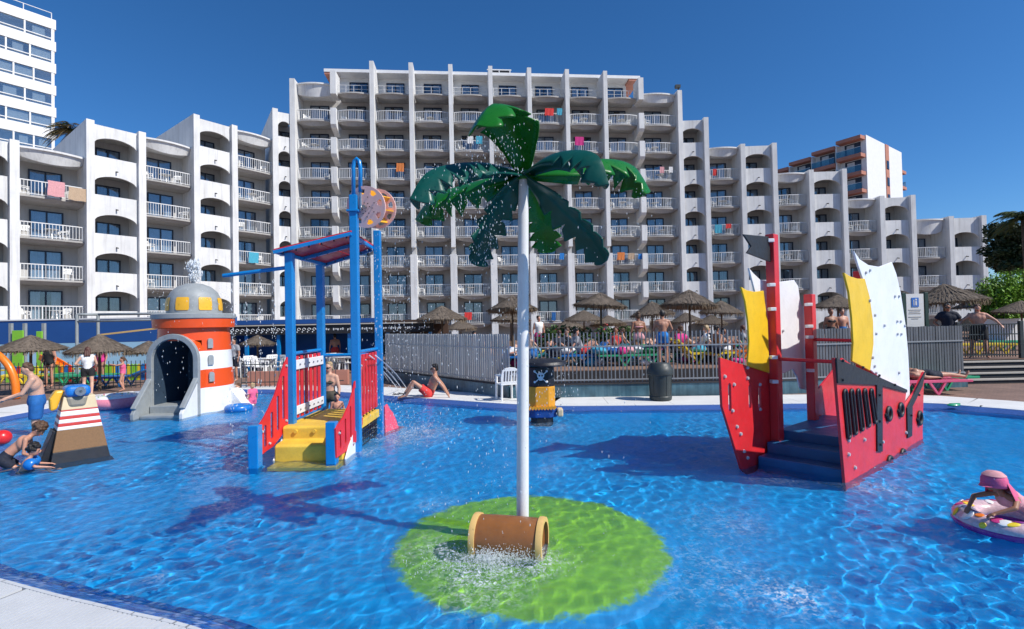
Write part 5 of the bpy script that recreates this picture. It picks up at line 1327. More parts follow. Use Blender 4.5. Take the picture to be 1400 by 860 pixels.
def person(label, cat, loc, rz=0, sc=1.0, skin='skin_a', hair='hair_dark', pose=None, clothes=(), vox=.016, headr=1.0, girth=1.0, hairstyle='short', look=(0, 1, 0), glasses=False, group=None, thin=1.0):
    J = {k: Vector(v) for k, v in BASE.items()}
    for k, v in (pose or {}).items(): J[k] = Vector(v)
    P = thing('person', label, cat, loc, rz, group, sc); mb = MB(); g = girth * thin
    lk = Vector(look).normalized(); up = (J['head'] - J['neck']).normalized(); sdv = lk.cross(up).normalized(); fw = up.cross(sdv).normalized(); hm = Matrix((sdv, fw, up)).transposed()
    h = J['head']
    mb.cap(J['pelvis'], J['waist'], .125 * g, .118 * g, 14).cap(J['waist'], J['chest'], .118 * g, .13 * g, 14)
    ac = (J['sh_r'] - J['sh_l']).normalized()
    for s in (-1, 1): mb.ell(J['chest'] + ac * s * .07 * g, (.115 * g, .11 * g, .15), 14, 9); mb.ell(J['pelvis'] + ac * s * .06 * g, .115 * g, 12, 8)
    mb.cap(J['sh_l'].lerp(J['sh_r'], .2), J['sh_l'].lerp(J['sh_r'], .8), .075 * g, .075 * g)
    mb.cap(J['chest'].lerp(J['neck'], .6), J['neck'] + (h - J['neck']) * .4, .062 * thin, .052)
    mb.ell(h, (.074 * headr, .092 * headr, .112 * headr), 16, 12, hm); mb.ell(h + hm @ Vector((0, .025, -.05)) * headr, (.055 * headr, .065 * headr, .065 * headr), 12, 8, hm)
    mb.cap(h + hm @ Vector((0, .085, .005)) * headr, h + hm @ Vector((0, .108, -.025)) * headr, .011 * headr, .016 * headr, 8)
    for s in (-1, 1):
        mb.ell(h + hm @ Vector((s * .077, -.005, -.005)) * headr, (.014 * headr, .022 * headr, .032 * headr), 8, 6, hm)
    for sd_ in 'lr':
        S, E_, Wr = J['sh_' + sd_], J['el_' + sd_], J['wr_' + sd_]
        mb.cap(S, E_, .053 * g, .041 * thin).cap(E_, Wr, .042 * thin, .028)
        d = (Wr - E_).normalized(); sidev = d.cross(Vector((0, 0, 1))); sidev = sidev.normalized() if sidev.length > .1 else Vector((0, 1, 0)); nrm = sidev.cross(d)
        pc = Wr + d * .05; mb.cap(pc - sidev * .018, pc + sidev * .018, .021, .021, 8); mb.cap(Wr, pc, .026, .024, 8)
        for i, (o_, L) in enumerate(((-.033, .062), (-.011, .075), (.011, .07), (.033, .055))):
            b0 = pc + sidev * o_ + d * .025; m0 = b0 + d * L * .55 - nrm * .008; mb.cap(b0, m0, .0105, .0095, 6).cap(m0, m0 + d * L * .45 - nrm * .02, .0095, .008, 6)
        tt = pc - sidev * .03 - d * .02; mb.cap(tt, tt - sidev * .032 + d * .035, .012, .0095, 6)
        H, K, A_, T_ = J['hip_' + sd_], J['kn_' + sd_], J['an_' + sd_], J['to_' + sd_]
        mb.cap(H, K, .088 * g, .056 * thin).cap(K, K.lerp(A_, .3), .054 * thin, .057 * thin).cap(K.lerp(A_, .3), A_, .057 * thin, .036); mb.cap(A_, T_, .036, .026); mb.cap(A_ + (A_ - T_).normalized() * .03, A_, .03, .034)
    b = mb.build('body', skin, P, local=True); remesh(b, vox)
    # hair
    hr = MB(); r = headr
    if hairstyle != 'none':
        hr.ell(h + hm @ Vector((0, -.03, .036)) * r, (.081 * r, .086 * r, .09 * r), 18, 12, hm); hr.ell(h + hm @ Vector((0, -.042, .0)) * r, (.079 * r, .068 * r, .085 * r), 16, 10, hm)
        for i in range(26):
            a = random.uniform(0, 6.28); e = random.uniform(.1, 1.3); v = Vector((math.cos(a) * math.cos(e) * .08, math.sin(a) * math.cos(e) * .085 - .025, .035 + math.sin(e) * .088))
            if v.y > .03 and v.z < .085: continue
            hr.ell(h + hm @ v * r, random.uniform(.018, .03) * r, 7, 5)
        if hairstyle == 'long':
            for s in (-.05, 0, .05): hr.cap(h + hm @ Vector((s, -.06, 0)) * r, h + hm @ Vector((s * 1.3, -.095, -.2)) * r, .045 * r, .03 * r, 8)
        if hairstyle == 'bun': hr.ell(h + hm @ Vector((0, -.08, .11)) * r, .05 * r, 12, 8)
        if hairstyle == 'tail': hr.cap(h + hm @ Vector((0, -.1, .04)) * r, h + hm @ Vector((0, -.16, -.12)) * r, .038 * r, .02 * r, 8)
        if hairstyle == 'curly':
            for i in range(60):
                a = random.uniform(0, 6.28); e = random.uniform(-.5, 1.4); v = Vector((math.cos(a) * math.cos(e) * .095, math.sin(a) * math.cos(e) * .1 - .03, .03 + math.sin(e) * .11))
                if v.y > .04 and v.z < .06: continue
                hr.ell(h + hm @ v * r, random.uniform(.025, .036) * r, 7, 5)
        ho = hr.build('hair', hair, P, local=True); remesh(ho, .011, 2)
    for s in (-1, 1):
        MB().ell(h + hm @ Vector((s * .031, .083, .012)) * r, .011 * r, 8, 6).build('eye', 'black_board', P, local=True)
    MB().ell(h + hm @ Vector((0, .088, -.062)) * r, (.024 * r, .008 * r, .006 * r), 8, 6, hm).build('mouth', 'cloth_red', P, local=True)
    if glasses:
        MB().ell(h + hm @ Vector((-.034, .093, .012)) * r, (.03, .014, .022), 10, 6, hm).ell(h + hm @ Vector((.034, .093, .012)) * r, (.03, .014, .022), 10, 6, hm).bar(h + hm @ Vector((-.08, .03, .016)) * r, h + hm @ Vector((-.055, .09, .014)) * r, .008, .012).bar(h + hm @ Vector((.08, .03, .016)) * r, h + hm @ Vector((.055, .09, .014)) * r, .008, .012).build('sunglasses', 'black_board', P, local=True)
    for kind, mt in clothes:
        c = MB(); x = .018; vx = vox
        if kind in ('shorts', 'trunks', 'briefs'):
            f = {'shorts': .75, 'trunks': .5, 'briefs': .12}[kind]
            c.cap(J['pelvis'], J['waist'].lerp(J['pelvis'], .45), .135 * g + x * .6, .122 * g + x * .5, 14)
            for sd_ in 'lr':
                H, K = J['hip_' + sd_], J['kn_' + sd_]; q = H.lerp(K, f)
                c.cyl(H, q, .096 * g + x, (.088 * (1 - f) + .064 * f) * g + x * 1.5, 14); c.ell(H, .096 * g + x, 12, 8)
            for s in (-1, 1): c.ell(J['pelvis'] + ac * s * .06 * g, .115 * g + x, 12, 8)
        elif kind in ('shirt', 'vest', 'suit'):
            c.cap(J['waist'], J['chest'], .128 * g + x, .135 * g + x, 14); c.cap(J['pelvis'].lerp(J['waist'], .35), J['waist'], .128 * g + x, .125 * g + x, 14)
            for s in (-1, 1): c.ell(J['chest'] + ac * s * .07 * g, (.115 * g + x, .11 * g + x, .15), 14, 9)
            if kind != 'suit': c.cap(J['sh_l'].lerp(J['sh_r'], .15), J['sh_l'].lerp(J['sh_r'], .85), .078 * g + x * .6, .078 * g + x * .6)
            if kind == 'shirt':
                for sd_ in 'lr': S, E_ = J['sh_' + sd_], J['el_' + sd_]; c.cyl(S, S.lerp(E_, .6), .056 * g + x, .052 * g + x * 1.4, 12); c.ell(S, .056 * g + x, 10, 8)
            if kind == 'suit':
                for s in (-1, 1): c.ell(J['pelvis'] + ac * s * .06 * g, .115 * g + x, 12, 8)
        elif kind == 'bra':
            for s in (-1, 1): c.ell(J['chest'] + ac * s * .07 * g + Vector((0, .075, -.01)), (.075, .055, .06), 12, 8)
            m_ = J['chest'] + Vector((0, 0, -.02)); c.lathe([(.0, -.018), (.17 * g, -.018), (.172 * g, .018), (.0, .018)], m_, 24)
            vx = .013
        nm = {'bra': 'bikini_top', 'briefs': 'bikini_bottom', 'suit': 'swimsuit'}.get(kind, kind)
        o = c.build(nm, mt, P, local=True); remesh(o, vx, 3)
    return P
FLOOR = -.34
q = D(50, 500, 10.7)
person('man in blue swim shorts wading and reaching out his hands', 'man', (q.x, q.y, FLOOR), R(128), 1.03, 'skin_b', 'hair_brown', vox=.014, girth=1.06,
       pose=dict(chest=(0, .04, 1.3), neck=(0, .07, 1.46), head=(.01, .14, 1.6), sh_l=(-.19, .05, 1.4), sh_r=(.19, .05, 1.4), el_l=(-.2, .2, 1.13), wr_l=(-.06, .42, 1.04), el_r=(.2, .2, 1.12), wr_r=(.06, .43, 1.06)), clothes=[('shorts', 'cloth_blue')], look=(0, 1, -.15))
q = D(24, 620, 8.05)
person('boy leaning forward over the water, brown hair and dark shorts', 'boy', (q.x, q.y, FLOOR), R(-58), .74, 'skin_d', 'hair_brown', vox=.014, headr=1.16, thin=.85, hairstyle='curly', clothes=[('trunks', 'cloth_navy')],
       pose=dict(pelvis=(0, -.22, .62), waist=(0, -.1, .76), chest=(0, .08, .92), neck=(0, .22, 1.06), head=(0, .34, 1.16), sh_l=(-.17, .16, 1.0), sh_r=(.17, .16, 1.0), el_l=(-.22, .18, .74), wr_l=(-.16, .42, .62), el_r=(.22, .14, .72), wr_r=(.12, .36, .58),
                 hip_l=(-.1, -.22, .6), hip_r=(.1, -.22, .6), kn_l=(-.12, .12, .3), kn_r=(.12, .12, .3), an_l=(-.12, -.25, .1), an_r=(.12, -.25, .1), to_l=(-.12, -.38, .04), to_r=(.12, -.38, .04)), look=(.1, 1, -.5))
q = D(37, 630, 7.75)
kid = person('toddler sitting in the water wearing blue arm floats', 'child', (q.x, q.y, FLOOR), R(-55), .56, 'skin_d', 'hair_dark', vox=.014, headr=1.32, thin=.95, hairstyle='curly', clothes=[('trunks', 'cloth_navy')],
       pose=dict(pelvis=(0, -.1, .42), waist=(0, -.07, .56), chest=(0, .0, .76), neck=(0, .06, .94), head=(0, .14, 1.12), sh_l=(-.17, .02, .86), sh_r=(.17, .02, .86), el_l=(-.28, .18, .7), wr_l=(-.24, .42, .66), el_r=(.3, .2, .72), wr_r=(.26, .46, .66),
                 hip_l=(-.1, -.08, .4), hip_r=(.1, -.08, .4), kn_l=(-.14, .36, .42), kn_r=(.14, .36, .42), an_l=(-.15, .5, .1), an_r=(.15, .5, .1), to_l=(-.15, .66, .08), to_r=(.15, .66, .08)), look=(0, 1, -.1))
for s in (-1, 1):
    a = Vector((s * .22, .1, .79)); MB().torus(a, .085, .07, 20, 10, Vector((0, 0, 1)).rotation_difference(Vector((s * .5, .75, -.5)).normalized()).to_matrix(), rz=.12).build('arm_float', 'plast_blue', kid, local=True, smooth=True)
q = G(120, 541, DECK)
person('woman in white sleeveless top and black shorts walking on the deck', 'woman', (q.x, q.y, DECK + .005), R(35), .86, 'skin_b', 'hair_auburn', hairstyle='long', girth=.95, clothes=[('vest', 'cloth_white'), ('trunks', 'cloth_black')],
       pose=dict(el_l=(-.34, -.06, 1.17), wr_l=(-.2, .14, 1.1), el_r=(.25, .05, 1.15), wr_r=(.2, .22, 1.0), kn_l=(-.11, .1, .5), an_l=(-.11, -.05, .12), to_l=(-.11, .1, .03), an_r=(.12, -.12, .08), kn_r=(.12, -.02, .5)))
q = G(168, 535, DECK)
person('girl in pink swimsuit stretching her arms forward', 'girl', (q.x, q.y, DECK + .005), R(120), .64, 'skin_d', 'hair_brown', hairstyle='tail', headr=1.2, thin=.88, clothes=[('suit', 'cloth_pink')],
       pose=dict(el_l=(-.17, .25, 1.36), wr_l=(-.08, .46, 1.42), el_r=(.17, .25, 1.34), wr_r=(.06, .46, 1.38), kn_l=(-.1, .1, .52), an_l=(-.1, -.06, .1)))
q = G(586, 543, DECK)
sit = dict(pelvis=(0, 0, .11), waist=(0, -.08, .24), chest=(0, -.16, .44), neck=(0, -.2, .61), head=(0, -.17, .76), sh_l=(-.19, -.18, .54), sh_r=(.19, -.18, .54), el_l=(-.27, -.38, .3), wr_l=(-.27, -.52, .07), el_r=(.27, -.38, .3), wr_r=(.27, -.52, .07),
           hip_l=(-.1, .02, .11), hip_r=(.1, .02, .11), kn_l=(-.14, .38, .42), kn_r=(.12, .42, .4), an_l=(-.12, .6, .07), an_r=(.1, .68, .04), to_l=(-.13, .74, .03), to_r=(.1, .82, -.02))
person('man in red shorts and sunglasses sitting back on the pool edge', 'man', (q.x, q.y, DECK + .01), R(98), 1.02, 'skin_a', 'hair_dark', sit, [('trunks', 'cloth_red')], vox=.014, glasses=True, girth=1.05, look=(.1, 1, -.1))
q = G(907, 500, LZ)
person('shirtless man in bright blue shorts seen from behind on the terrace', 'man', (q.x, q.y, LZ), R(-6), 1.0, 'skin_a', 'hair_dark', dict(el_l=(-.27, .04, 1.14), wr_l=(-.22, .2, .98), el_r=(.3, .04, 1.16), wr_r=(.24, .2, 1.0)), [('trunks', 'cloth_sky')], vox=.016, girth=1.02)
q = G(874, 498, LZ)
person('woman in pink bikini bottoms with hair up seen from behind', 'woman', (q.x, q.y, LZ), R(5), .97, 'skin_c', 'hair_brown', None, [('briefs', 'cloth_rose'), ('bra', 'cloth_rose')], hairstyle='bun', vox=.016)
q = G(1305, 490, LZ)
person('man in navy polo shirt and sunglasses standing behind the gate', 'man', (q.x, q.y + .2, LZ), R(142), 1.03, 'skin_c', 'hair_dark', dict(el_l=(-.34, -.02, 1.16), wr_l=(-.2, .16, 1.0), el_r=(.34, -.02, 1.16), wr_r=(.2, .16, 1.0)), [('shirt', 'cloth_navy'), ('shorts', 'cloth_black')], vox=.016, girth=1.2, glasses=True)
q = G(1339, 490, LZ)
person('shirtless stocky man in black shorts standing behind the gate', 'man', (q.x, q.y, LZ), R(140), 1.0, 'skin_d', 'hair_brown', dict(el_l=(-.42, .08, 1.22), wr_l=(-.52, .24, 1.08), el_r=(.42, .08, 1.22), wr_r=(.5, .24, 1.08), kn_l=(-.16, .02, .5), an_l=(-.19, 0, .08), to_l=(-.24, .13, .03), kn_r=(.16, .02, .5), an_r=(.19, 0, .08), to_r=(.24, .13, .03)), [('shorts', 'cloth_black')], vox=.016, girth=1.22)
lie = dict(pelvis=(0, 0, .11), waist=(0, -.15, .12), chest=(0, -.36, .14), neck=(0, -.52, .15), head=(0, -.68, .18), sh_l=(-.18, -.46, .13), sh_r=(.18, -.46, .13), el_l=(-.26, -.2, .08), wr_l=(-.24, .05, .07), el_r=(.26, -.2, .08), wr_r=(.24, .05, .07),
           hip_l=(-.1, .03, .1), hip_r=(.1, .03, .1), kn_l=(-.1, .45, .12), kn_r=(.1, .45, .12), an_l=(-.1, .87, .06), an_r=(.1, .87, .06), to_l=(-.12, .93, .19), to_r=(.13, .93, .19))
g = G(1285, 538, DECK)
person('person lying on the pink lounger, bare legs and feet showing', 'person', (g.x - .3, g.y, DECK + .37), R(-90), 1.0, 'skin_a', 'hair_dark', lie, [('trunks', 'cloth_navy')], look=(0, .2, 1))
q = D(450, 500, 11.3)
person('blonde woman in dark bikini and sunglasses standing in the pool', 'woman', (q.x, q.y, FLOOR), R(165), .93, 'skin_b', 'hair_blond', dict(el_r=(.26, .0, 1.12), wr_r=(.2, .16, .9)), [('bra', 'cloth_olive'), ('briefs', 'cloth_olive')], hairstyle='tail', glasses=True, girth=1.08)
q = D(461, 555, 10.9)
person('small boy in red shorts crouching in front of the blonde woman', 'boy', (q.x, q.y, FLOOR), R(200), .56, 'skin_d', 'hair_dark', None, [('trunks', 'cloth_red')], headr=1.25, thin=.9)
q = D(330, 530, 13.9)
for px, nm, sk, cl, lab in ((326, 'hair_brown', 'skin_b', 'cloth_sky', 'child in a blue float vest bathing near the lighthouse'), (345, 'hair_blond', 'skin_d', 'cloth_pink', 'child in a pink swim vest bathing near the lighthouse')):
    q = D(px, 530, 13.9); person(lab, 'child', (q.x, q.y, FLOOR), R(140 if px < 335 else 60), .52, sk, nm, None, [('shirt', cl), ('trunks', cl)], headr=1.3, girth=1.1)
# bathers far behind the fence
BG = [(985, 16.9, 'skin_c', 'hair_dark', 'sunburnt bather sitting with a bare back behind the ship stern', -60, [('trunks', 'cloth_black')], 'sit'), (685, 16.8, 'skin_d', 'hair_brown', 'bather lying on the blue lounger behind the white chair', -90, [('trunks', 'cloth_sky')], 'lie'),
      (795, 17.0, 'skin_d', 'hair_dark', 'bather resting on the blue lounger beside the heaped towels', -80, [('shirt', 'cloth_grey'), ('trunks', 'cloth_red')], 'sit'), (925, 17.6, 'skin_a', 'hair_brown', 'bather in magenta clothes sitting right of the standing man', 30, [('shirt', 'cloth_magenta'), ('trunks', 'cloth_black')], 'sit'),
      (958, 17.2, 'skin_b', 'hair_blond', 'fair haired bather sitting on the yellow lounger', 60, [('shirt', 'cloth_white'), ('trunks', 'cloth_rose')], 'sit'), (737, 22.0, 'skin_d', 'hair_dark', 'person in white top and dark red trousers walking on the terrace', 200, [('vest', 'cloth_white'), ('shorts', 'cloth_magenta')], None),
      (770, 18.2, 'skin_b', 'hair_brown', 'bather in dark swimwear sitting behind the pirate figure', 120, [('suit', 'cloth_black')], 'sit'), (840, 18.0, 'skin_c', 'hair_auburn', 'bather in red swimwear sitting behind the green lounger', 150, [('suit', 'cloth_red')], 'sit'), (1137, 19.0, 'skin_c', 'hair_auburn', 'tanned bather seen between the sails above the fence', 180, [('bra', 'cloth_black'), ('briefs', 'cloth_black')], None),
      (1152, 19.2, 'skin_d', 'hair_brown', 'shirtless bather beside the tanned one between the sails', 180, [('trunks', 'cloth_blue')], None)]
for px, y, sk, hr_, lab, rz, cl, ps_ in BG:
    q = D(px, 470, y); z = LZ + (.36 if ps_ else 0)
    person(lab, 'person', (q.x, q.y, z), R(rz), 1.0, sk, hr_, sit if ps_ == 'sit' else lie if ps_ == 'lie' else None, cl, vox=.026)
for px, y, sk, hr_, lab, rz, cl in [(458, 25.2, 'skin_d', 'hair_dark', 'shirtless person standing under the bar canopy', 30, [('trunks', 'cloth_red')]), (320, 19.5, 'skin_a', 'hair_dark', 'person in grey clothes standing by the bar tables', 160, [('shirt', 'cloth_grey'), ('shorts', 'cloth_navy')]), (540, 20.5, 'skin_c', 'hair_dark', 'person in black clothes by the end of the slat fence', 100, [('shirt', 'cloth_black'), ('shorts', 'cloth_black')]),
                                  (67, 18.8, 'skin_d', 'hair_dark', 'person sitting under the parasol behind the wading man', 180, [('suit', 'cloth_black')]), (138, 19.5, 'skin_d', 'hair_dark', 'dark haired person behind the girl in pink', 170, [('suit', 'cloth_magenta')])]:
    q = D(px, 470, y); person(lab, 'person', (q.x, q.y, DECK), R(rz), .95, sk, hr_, None, cl, vox=.026)

rq = random.Random(23)
for k in range(13):                    # more bathers and gear on the terrace
    px = (648, 668, 720, 757, 783, 812, 848, 884, 918, 940, 970, 995, 1010)[k] + rq.uniform(-4, 4); y = rq.uniform(16.9, 19.8); q = D(px, 470, y); lying = k % 4 == 1
    tops = rq.choice((None, 'cloth_black', 'cloth_navy', 'cloth_grey', 'cloth_white', 'cloth_blue')); bot = rq.choice(('cloth_black', 'cloth_navy', 'cloth_red', 'cloth_blue', 'cloth_olive'))
    person('bather resting among the loungers of the crowded terrace', 'person', (q.x, q.y, LZ + .36), rq.uniform(0, 6.28), rq.uniform(.85, 1.0), rq.choice(('skin_a', 'skin_b', 'skin_c', 'skin_d')), rq.choice(('hair_dark', 'hair_brown', 'hair_auburn')), lie if lying else sit, ([('shirt', tops)] if tops else []) + [('trunks', bot)], vox=.03, group='bathers on the crowded terrace')
    lounger((q.x, q.y, LZ), rq.uniform(-.5, .5), rq.choice(('plast_blue', 'plast_green', 'plast_teal', 'plast_blue')), 'plastic sun lounger under a bather of the crowded terrace', .5, 'loungers of the crowded terrace')
for k in range(46):
    px = rq.uniform(640, 1015); y = rq.uniform(16.3, 19.5); q = D(px, 480, y); w = rq.uniform(.2, .42); mb = MB()
    for j in range(4): mb.ell((rq.uniform(-.12, .12), rq.uniform(-.1, .1), rq.uniform(.02, .16)), (w * .5, .18, rq.uniform(.06, .16)), 9, 6)
    o = mb.build('beach_bag', rq.choice(('cloth_navy', 'cloth_grey', 'cloth_blue', 'cloth_olive', 'cloth_black', 'cloth_magenta', 'cloth_cyan', 'cloth_tan', 'cloth_white')), smooth=True); o.location = (q.x, q.y, LZ + rq.choice((0, 0, .38))); o.rotation_euler.z = rq.random() * 3
    tag(o, 'bag or bundle of beach things left on the crowded terrace', 'beach bag', 'beach bags on the terrace')

# ------------------------------------------------------------------ child in a swim ring
rc = G(1378, 722)
sr = thing('swim_ring', 'flower print swim ring with purple underside carrying a child', 'swim ring', (rc.x, rc.y, 0), R(-20))
MB().torus((0, 0, .075), .31, .105, 44, 16, rz=.085).build('tube', 'ring_print', sr, local=True, smooth=True)
MB().torus((0, 0, .035), .312, .11, 44, 12, rz=.06).build('underside', 'ring_purple', sr, local=True, smooth=True)
for i in range(34):
    a = i * 2 * math.pi / 34 + random.uniform(-.05, .05); e = random.uniform(.15, 2.2); r_ = .31 + .105 * math.cos(e); z = .075 + .085 * math.sin(e); nv_ = Vector((math.cos(a) * math.cos(e), math.sin(a) * math.cos(e), math.sin(e)))
    MB().ell((r_ * math.cos(a), r_ * math.sin(a), z), (random.uniform(.028, .06), random.uniform(.025, .045), .006), 12, 6, Vector((0, 0, 1)).rotation_difference(nv_).to_matrix()).build('print_flower', ('plast_yellow', 'cloth_magenta', 'ring_white', 'plast_yellow', 'ring_purple', 'ring_white', 'plast_orange')[i % 7], sr, local=True, smooth=True)
kd = person('child lying forward on the swim ring in a pink sun hat', 'child', (rc.x + .02, rc.y - .02, .1), R(97), .6, 'skin_c', 'hair_brown', vox=.012, headr=1.2, thin=.9, hairstyle='none', clothes=[('suit', 'cloth_rose')],
    pose=dict(pelvis=(0, -.32, .14), waist=(0, -.16, .22), chest=(0, .04, .32), neck=(0, .2, .44), head=(0, .3, .58), sh_l=(-.17, .1, .36), sh_r=(.17, .1, .36), el_l=(-.3, .3, .28), wr_l=(-.2, .52, .18), el_r=(.3, .32, .28), wr_r=(.18, .56, .16),
              hip_l=(-.1, -.34, .13), hip_r=(.1, -.34, .13), kn_l=(-.13, -.76, .1), kn_r=(.13, -.76, .1), an_l=(-.12, -1.08, .02), an_r=(.12, -1.08, .02), to_l=(-.12, -1.2, -.02), to_r=(.12, -1.2, -.02)), look=(0, 1, -.1))
hh = Vector((0, .3, .58)); hatm = MB()
hatm.lathe([(.165, -.07), (.17, -.02), (.165, .05), (.14, .11), (.085, .155), (.0, .175)], hh + Vector((0, -.01, .02)), 28)
hat = hatm.build('sun_hat', 'cloth_pink', kd, local=True, smooth=True); md = hat.modifiers.new('thick', 'SOLIDIFY'); md.thickness = .008
MB().lathe([(.152, .1), (.095, .152), (.0, .172)], hh + Vector((0, -.01, .024)), 28).build('hat_crown', 'cloth_rose', hat, local=True, smooth=True)
for i in range(7):
    x = -.1 + i * .033; MB().bar(hh + Vector((x, -.13, .125 - abs(x) * .3)), hh + Vector((x, .11, .125 - abs(x) * .3)), .008, .01).bar(hh + Vector((x, -.08, .165 - abs(x) * .5)), hh + Vector((x, .06, .165 - abs(x) * .5)), .006, .008).build('hat_stripe', 'cloth_white', hat, local=True)
bp = MB(); n = 14; vs = []
for j in range(4):
    for i in range(n + 1):
        a = math.pi * (.1 + .8 * i / n); r_ = .18 + j * .055; vs.append(hh + Vector((math.cos(a) * (.155 - j * .01), math.sin(a) * (.155 + j * .028), .0 - j * .012)))
bp.add(vs, [(j * (n + 1) + i, j * (n + 1) + i + 1, (j + 1) * (n + 1) + i + 1, (j + 1) * (n + 1) + i) for j in range(3) for i in range(n)]).build('hat_brim', 'cloth_pink', hat, local=True, smooth=True)
nf = MB(); vs = []
for j in range(6):
    for i in range(n + 1):
        a = math.pi * (1.08 + .84 * i / n); w_ = .172 + .016 * j + .014 * math.sin(i * 2.1) * j / 3; vs.append(hh + Vector((math.cos(a) * w_, math.sin(a) * (w_ + .03 * j), .03 - j * .055)))
nf.add(vs, [(j * (n + 1) + i, j * (n + 1) + i + 1, (j + 1) * (n + 1) + i + 1, (j + 1) * (n + 1) + i) for j in range(5) for i in range(n)]).build('neck_flap', 'cloth_pink', hat, local=True, smooth=True)

# ------------------------------------------------------------------ floats, ball, sandals, hoop
q = G(162, 556, 0)
dn = thing('donut_float', 'pink doughnut float with white icing at the pool edge', 'pool float', (q.x, q.y - .1, 0))
MB().torus((0, 0, .16), .40, .19, 40, 16, rz=.17).build('tube', 'ring_pink', dn, local=True, smooth=True)
MB().torus((0, 0, .235), .40, .15, 40, 12, rz=.12).build('icing', 'ring_white', dn, local=True, smooth=True)
for i in range(22):
    a = i * 2.399; r_ = .4 + .1 * math.sin(i * 5.1); MB().bar((r_ * math.cos(a), r_ * math.sin(a), .345), (r_ * math.cos(a) + .05 * math.cos(i), r_ * math.sin(a) + .05 * math.sin(i), .345), .016, .016).build('sprinkle', ('plast_blue', 'plast_pink', 'plast_yellow', 'plast_lime')[i % 4], dn, local=True)
q = D(3, 573, 9.6); bl = MB().ell((0, 0, 0), .14, 24, 16).build('beach_ball', 'plast_red', smooth=True); bl.location = (q.x, q.y, .12); tag(bl, 'red beach ball floating beside the kneeling children', 'ball')
q = D(345, 536, 13.6); fl_ = MB().torus((0, 0, .05), .24, .09, 28, 10).build('swim_ring', 'plast_blue', smooth=True); fl_.location = (q.x - .1, q.y - .5, 0); tag(fl_, 'blue swim ring floating beside the children near the lighthouse', 'swim ring')
for i, (px, py) in enumerate(((541, 540), (548, 539))):
    q = G(px, py, DECK); s_ = MB().ell((0, 0, .01), (.05, .13, .012), 14, 6).tube([(-.04, .02, .015), (-.015, .07, .05), (.015, .07, .05), (.04, .02, .015)], .008, 6).build('sandal', 'black_board', smooth=True); s_.location = (q.x, q.y, DECK + .008); s_.rotation_euler.z = 1.1 + i * .5; tag(s_, 'black flip flop lying on the pool edge beside the sitting man', 'sandal', 'pair of flip flops')
a = G(22, 545, DECK)
hp = [Vector((a.x, a.y, DECK)), Vector((a.x - .03, a.y, DECK + .5)), Vector((a.x - .22, a.y, DECK + 1.0)), Vector((a.x - .62, a.y, DECK + 1.4)), Vector((a.x - 1.2, a.y, DECK + 1.6)), Vector((a.x - 1.8, a.y, DECK + 1.4)), Vector((a.x - 2.2, a.y, DECK + .8)), Vector((a.x - 2.3, a.y, DECK))]
tag(MB().tube(smooth_loop([tuple(p) for p in hp], 6, False), .1, 14).build('spray_hoop', 'plast_orange', smooth=True), 'orange spray hoop arching over the left pool edge', 'spray hoop')
q = G(1312, 557, DECK); gt_ = MB().ell((0, 0, .03), (.14, .08, .035), 12, 6).box((.03, 0, .05), (.2, .05, .03)).build('water_toy', 'plast_green', smooth=40); gt_.location = (q.x, q.y + .15, DECK); tag(gt_, 'small green water toy on the white pool edge', 'toy')
# towels and bags heaped on the loungers
for i in range(16):
    px, y = ((820 + i * 7.5), 16.55 + .15 * (i % 3)) if i < 11 else ((775, 955, 700, 975, 990)[i - 11], 16.9)
    q = D(px, 490, y); w = random.uniform(.3, .5); mb = MB(); 
    for k in range(5): mb.ell((random.uniform(-.12, .12), random.uniform(-.1, .1), random.uniform(.02, .14)), (w * .5, .2, random.uniform(.06, .12)), 10, 6)
    o = mb.build('crumpled_towel', random.choice(('cloth_cyan', 'cloth_white', 'cloth_grey', 'cloth_blue', 'cloth_green', 'cloth_rose')), smooth=True); remesh(o, .03, 6); o.location = (q.x, q.y, LZ + .42); o.rotation_euler.z = random.random() * 3
    tag(o, 'crumpled towel or bag heaped on a terrace lounger', 'towel', 'towels heaped on the loungers')

# ------------------------------------------------------------------ bar, blue wall, playground
by = 24.0; bxl = D(300, 450, by).x; bxr = D(593, 450, by).x
bar = thing('pool_bar', 'dark pool bar with black patterned canopy valance and blue posts', 'bar', ((bxl + bxr) / 2, by, 0))
MB().box(((bxl + bxr) / 2, by + 2.2, 2.2), (bxr - bxl, 4.4, .12)).build('canopy', 'bar_black', bar)
fa = MB().box(((bxl + bxr) / 2, by - .05, 1.98), (bxr - bxl, .05, .42)).build('valance', 'bar_black', bar)
MB().box(((bxl + bxr) / 2, by - .08, 2.21), (bxr - bxl + .06, .12, .05)).build('canopy_edge', 'nosing', bar)
cr = MB(); x = bxl + .15; kx = 0
while x < bxr - .2:
    kx += 1
    if x < bxl + 4.6:
        pts = [(x + .09 * math.cos(t) * (1 - t / 9), by - .085, 1.98 + .09 * math.sin(t) * (1 - t / 9)) for t in [j * .7 for j in range(9)]]; cr.tube(pts, .014, 5); x += .24
        cr.ell((x - .08, by - .085, 1.87), (.03, .01, .03), 6, 5)
    else:
        hgt = (.07, .1, .06, .09)[kx % 4]; cr.box((x, by - .082, 1.97 + .01 * (kx % 3)), (.05, .012, hgt)); cr.box((x + .02, by - .082, 1.99), (.06, .012, .02)); x += (.11, .09, .13, .1, .24)[kx % 5]
cr.build('valance_marks', 'white_board', fa)['kind'] = 'stuff'
for px in (336, 380, 477, 530, 588): q = D(px, 470, by); MB().box((q.x, by + .1, 1.05), (.14, .14, 2.1)).build('post', 'blue_metal', bar)
MB().box(((bxl + bxr) / 2 + 2.4, by + 4.3, 1.2), ((bxr - bxl) * .55, .15, 2.4)).build('back_wall', 'bar_brown', bar)
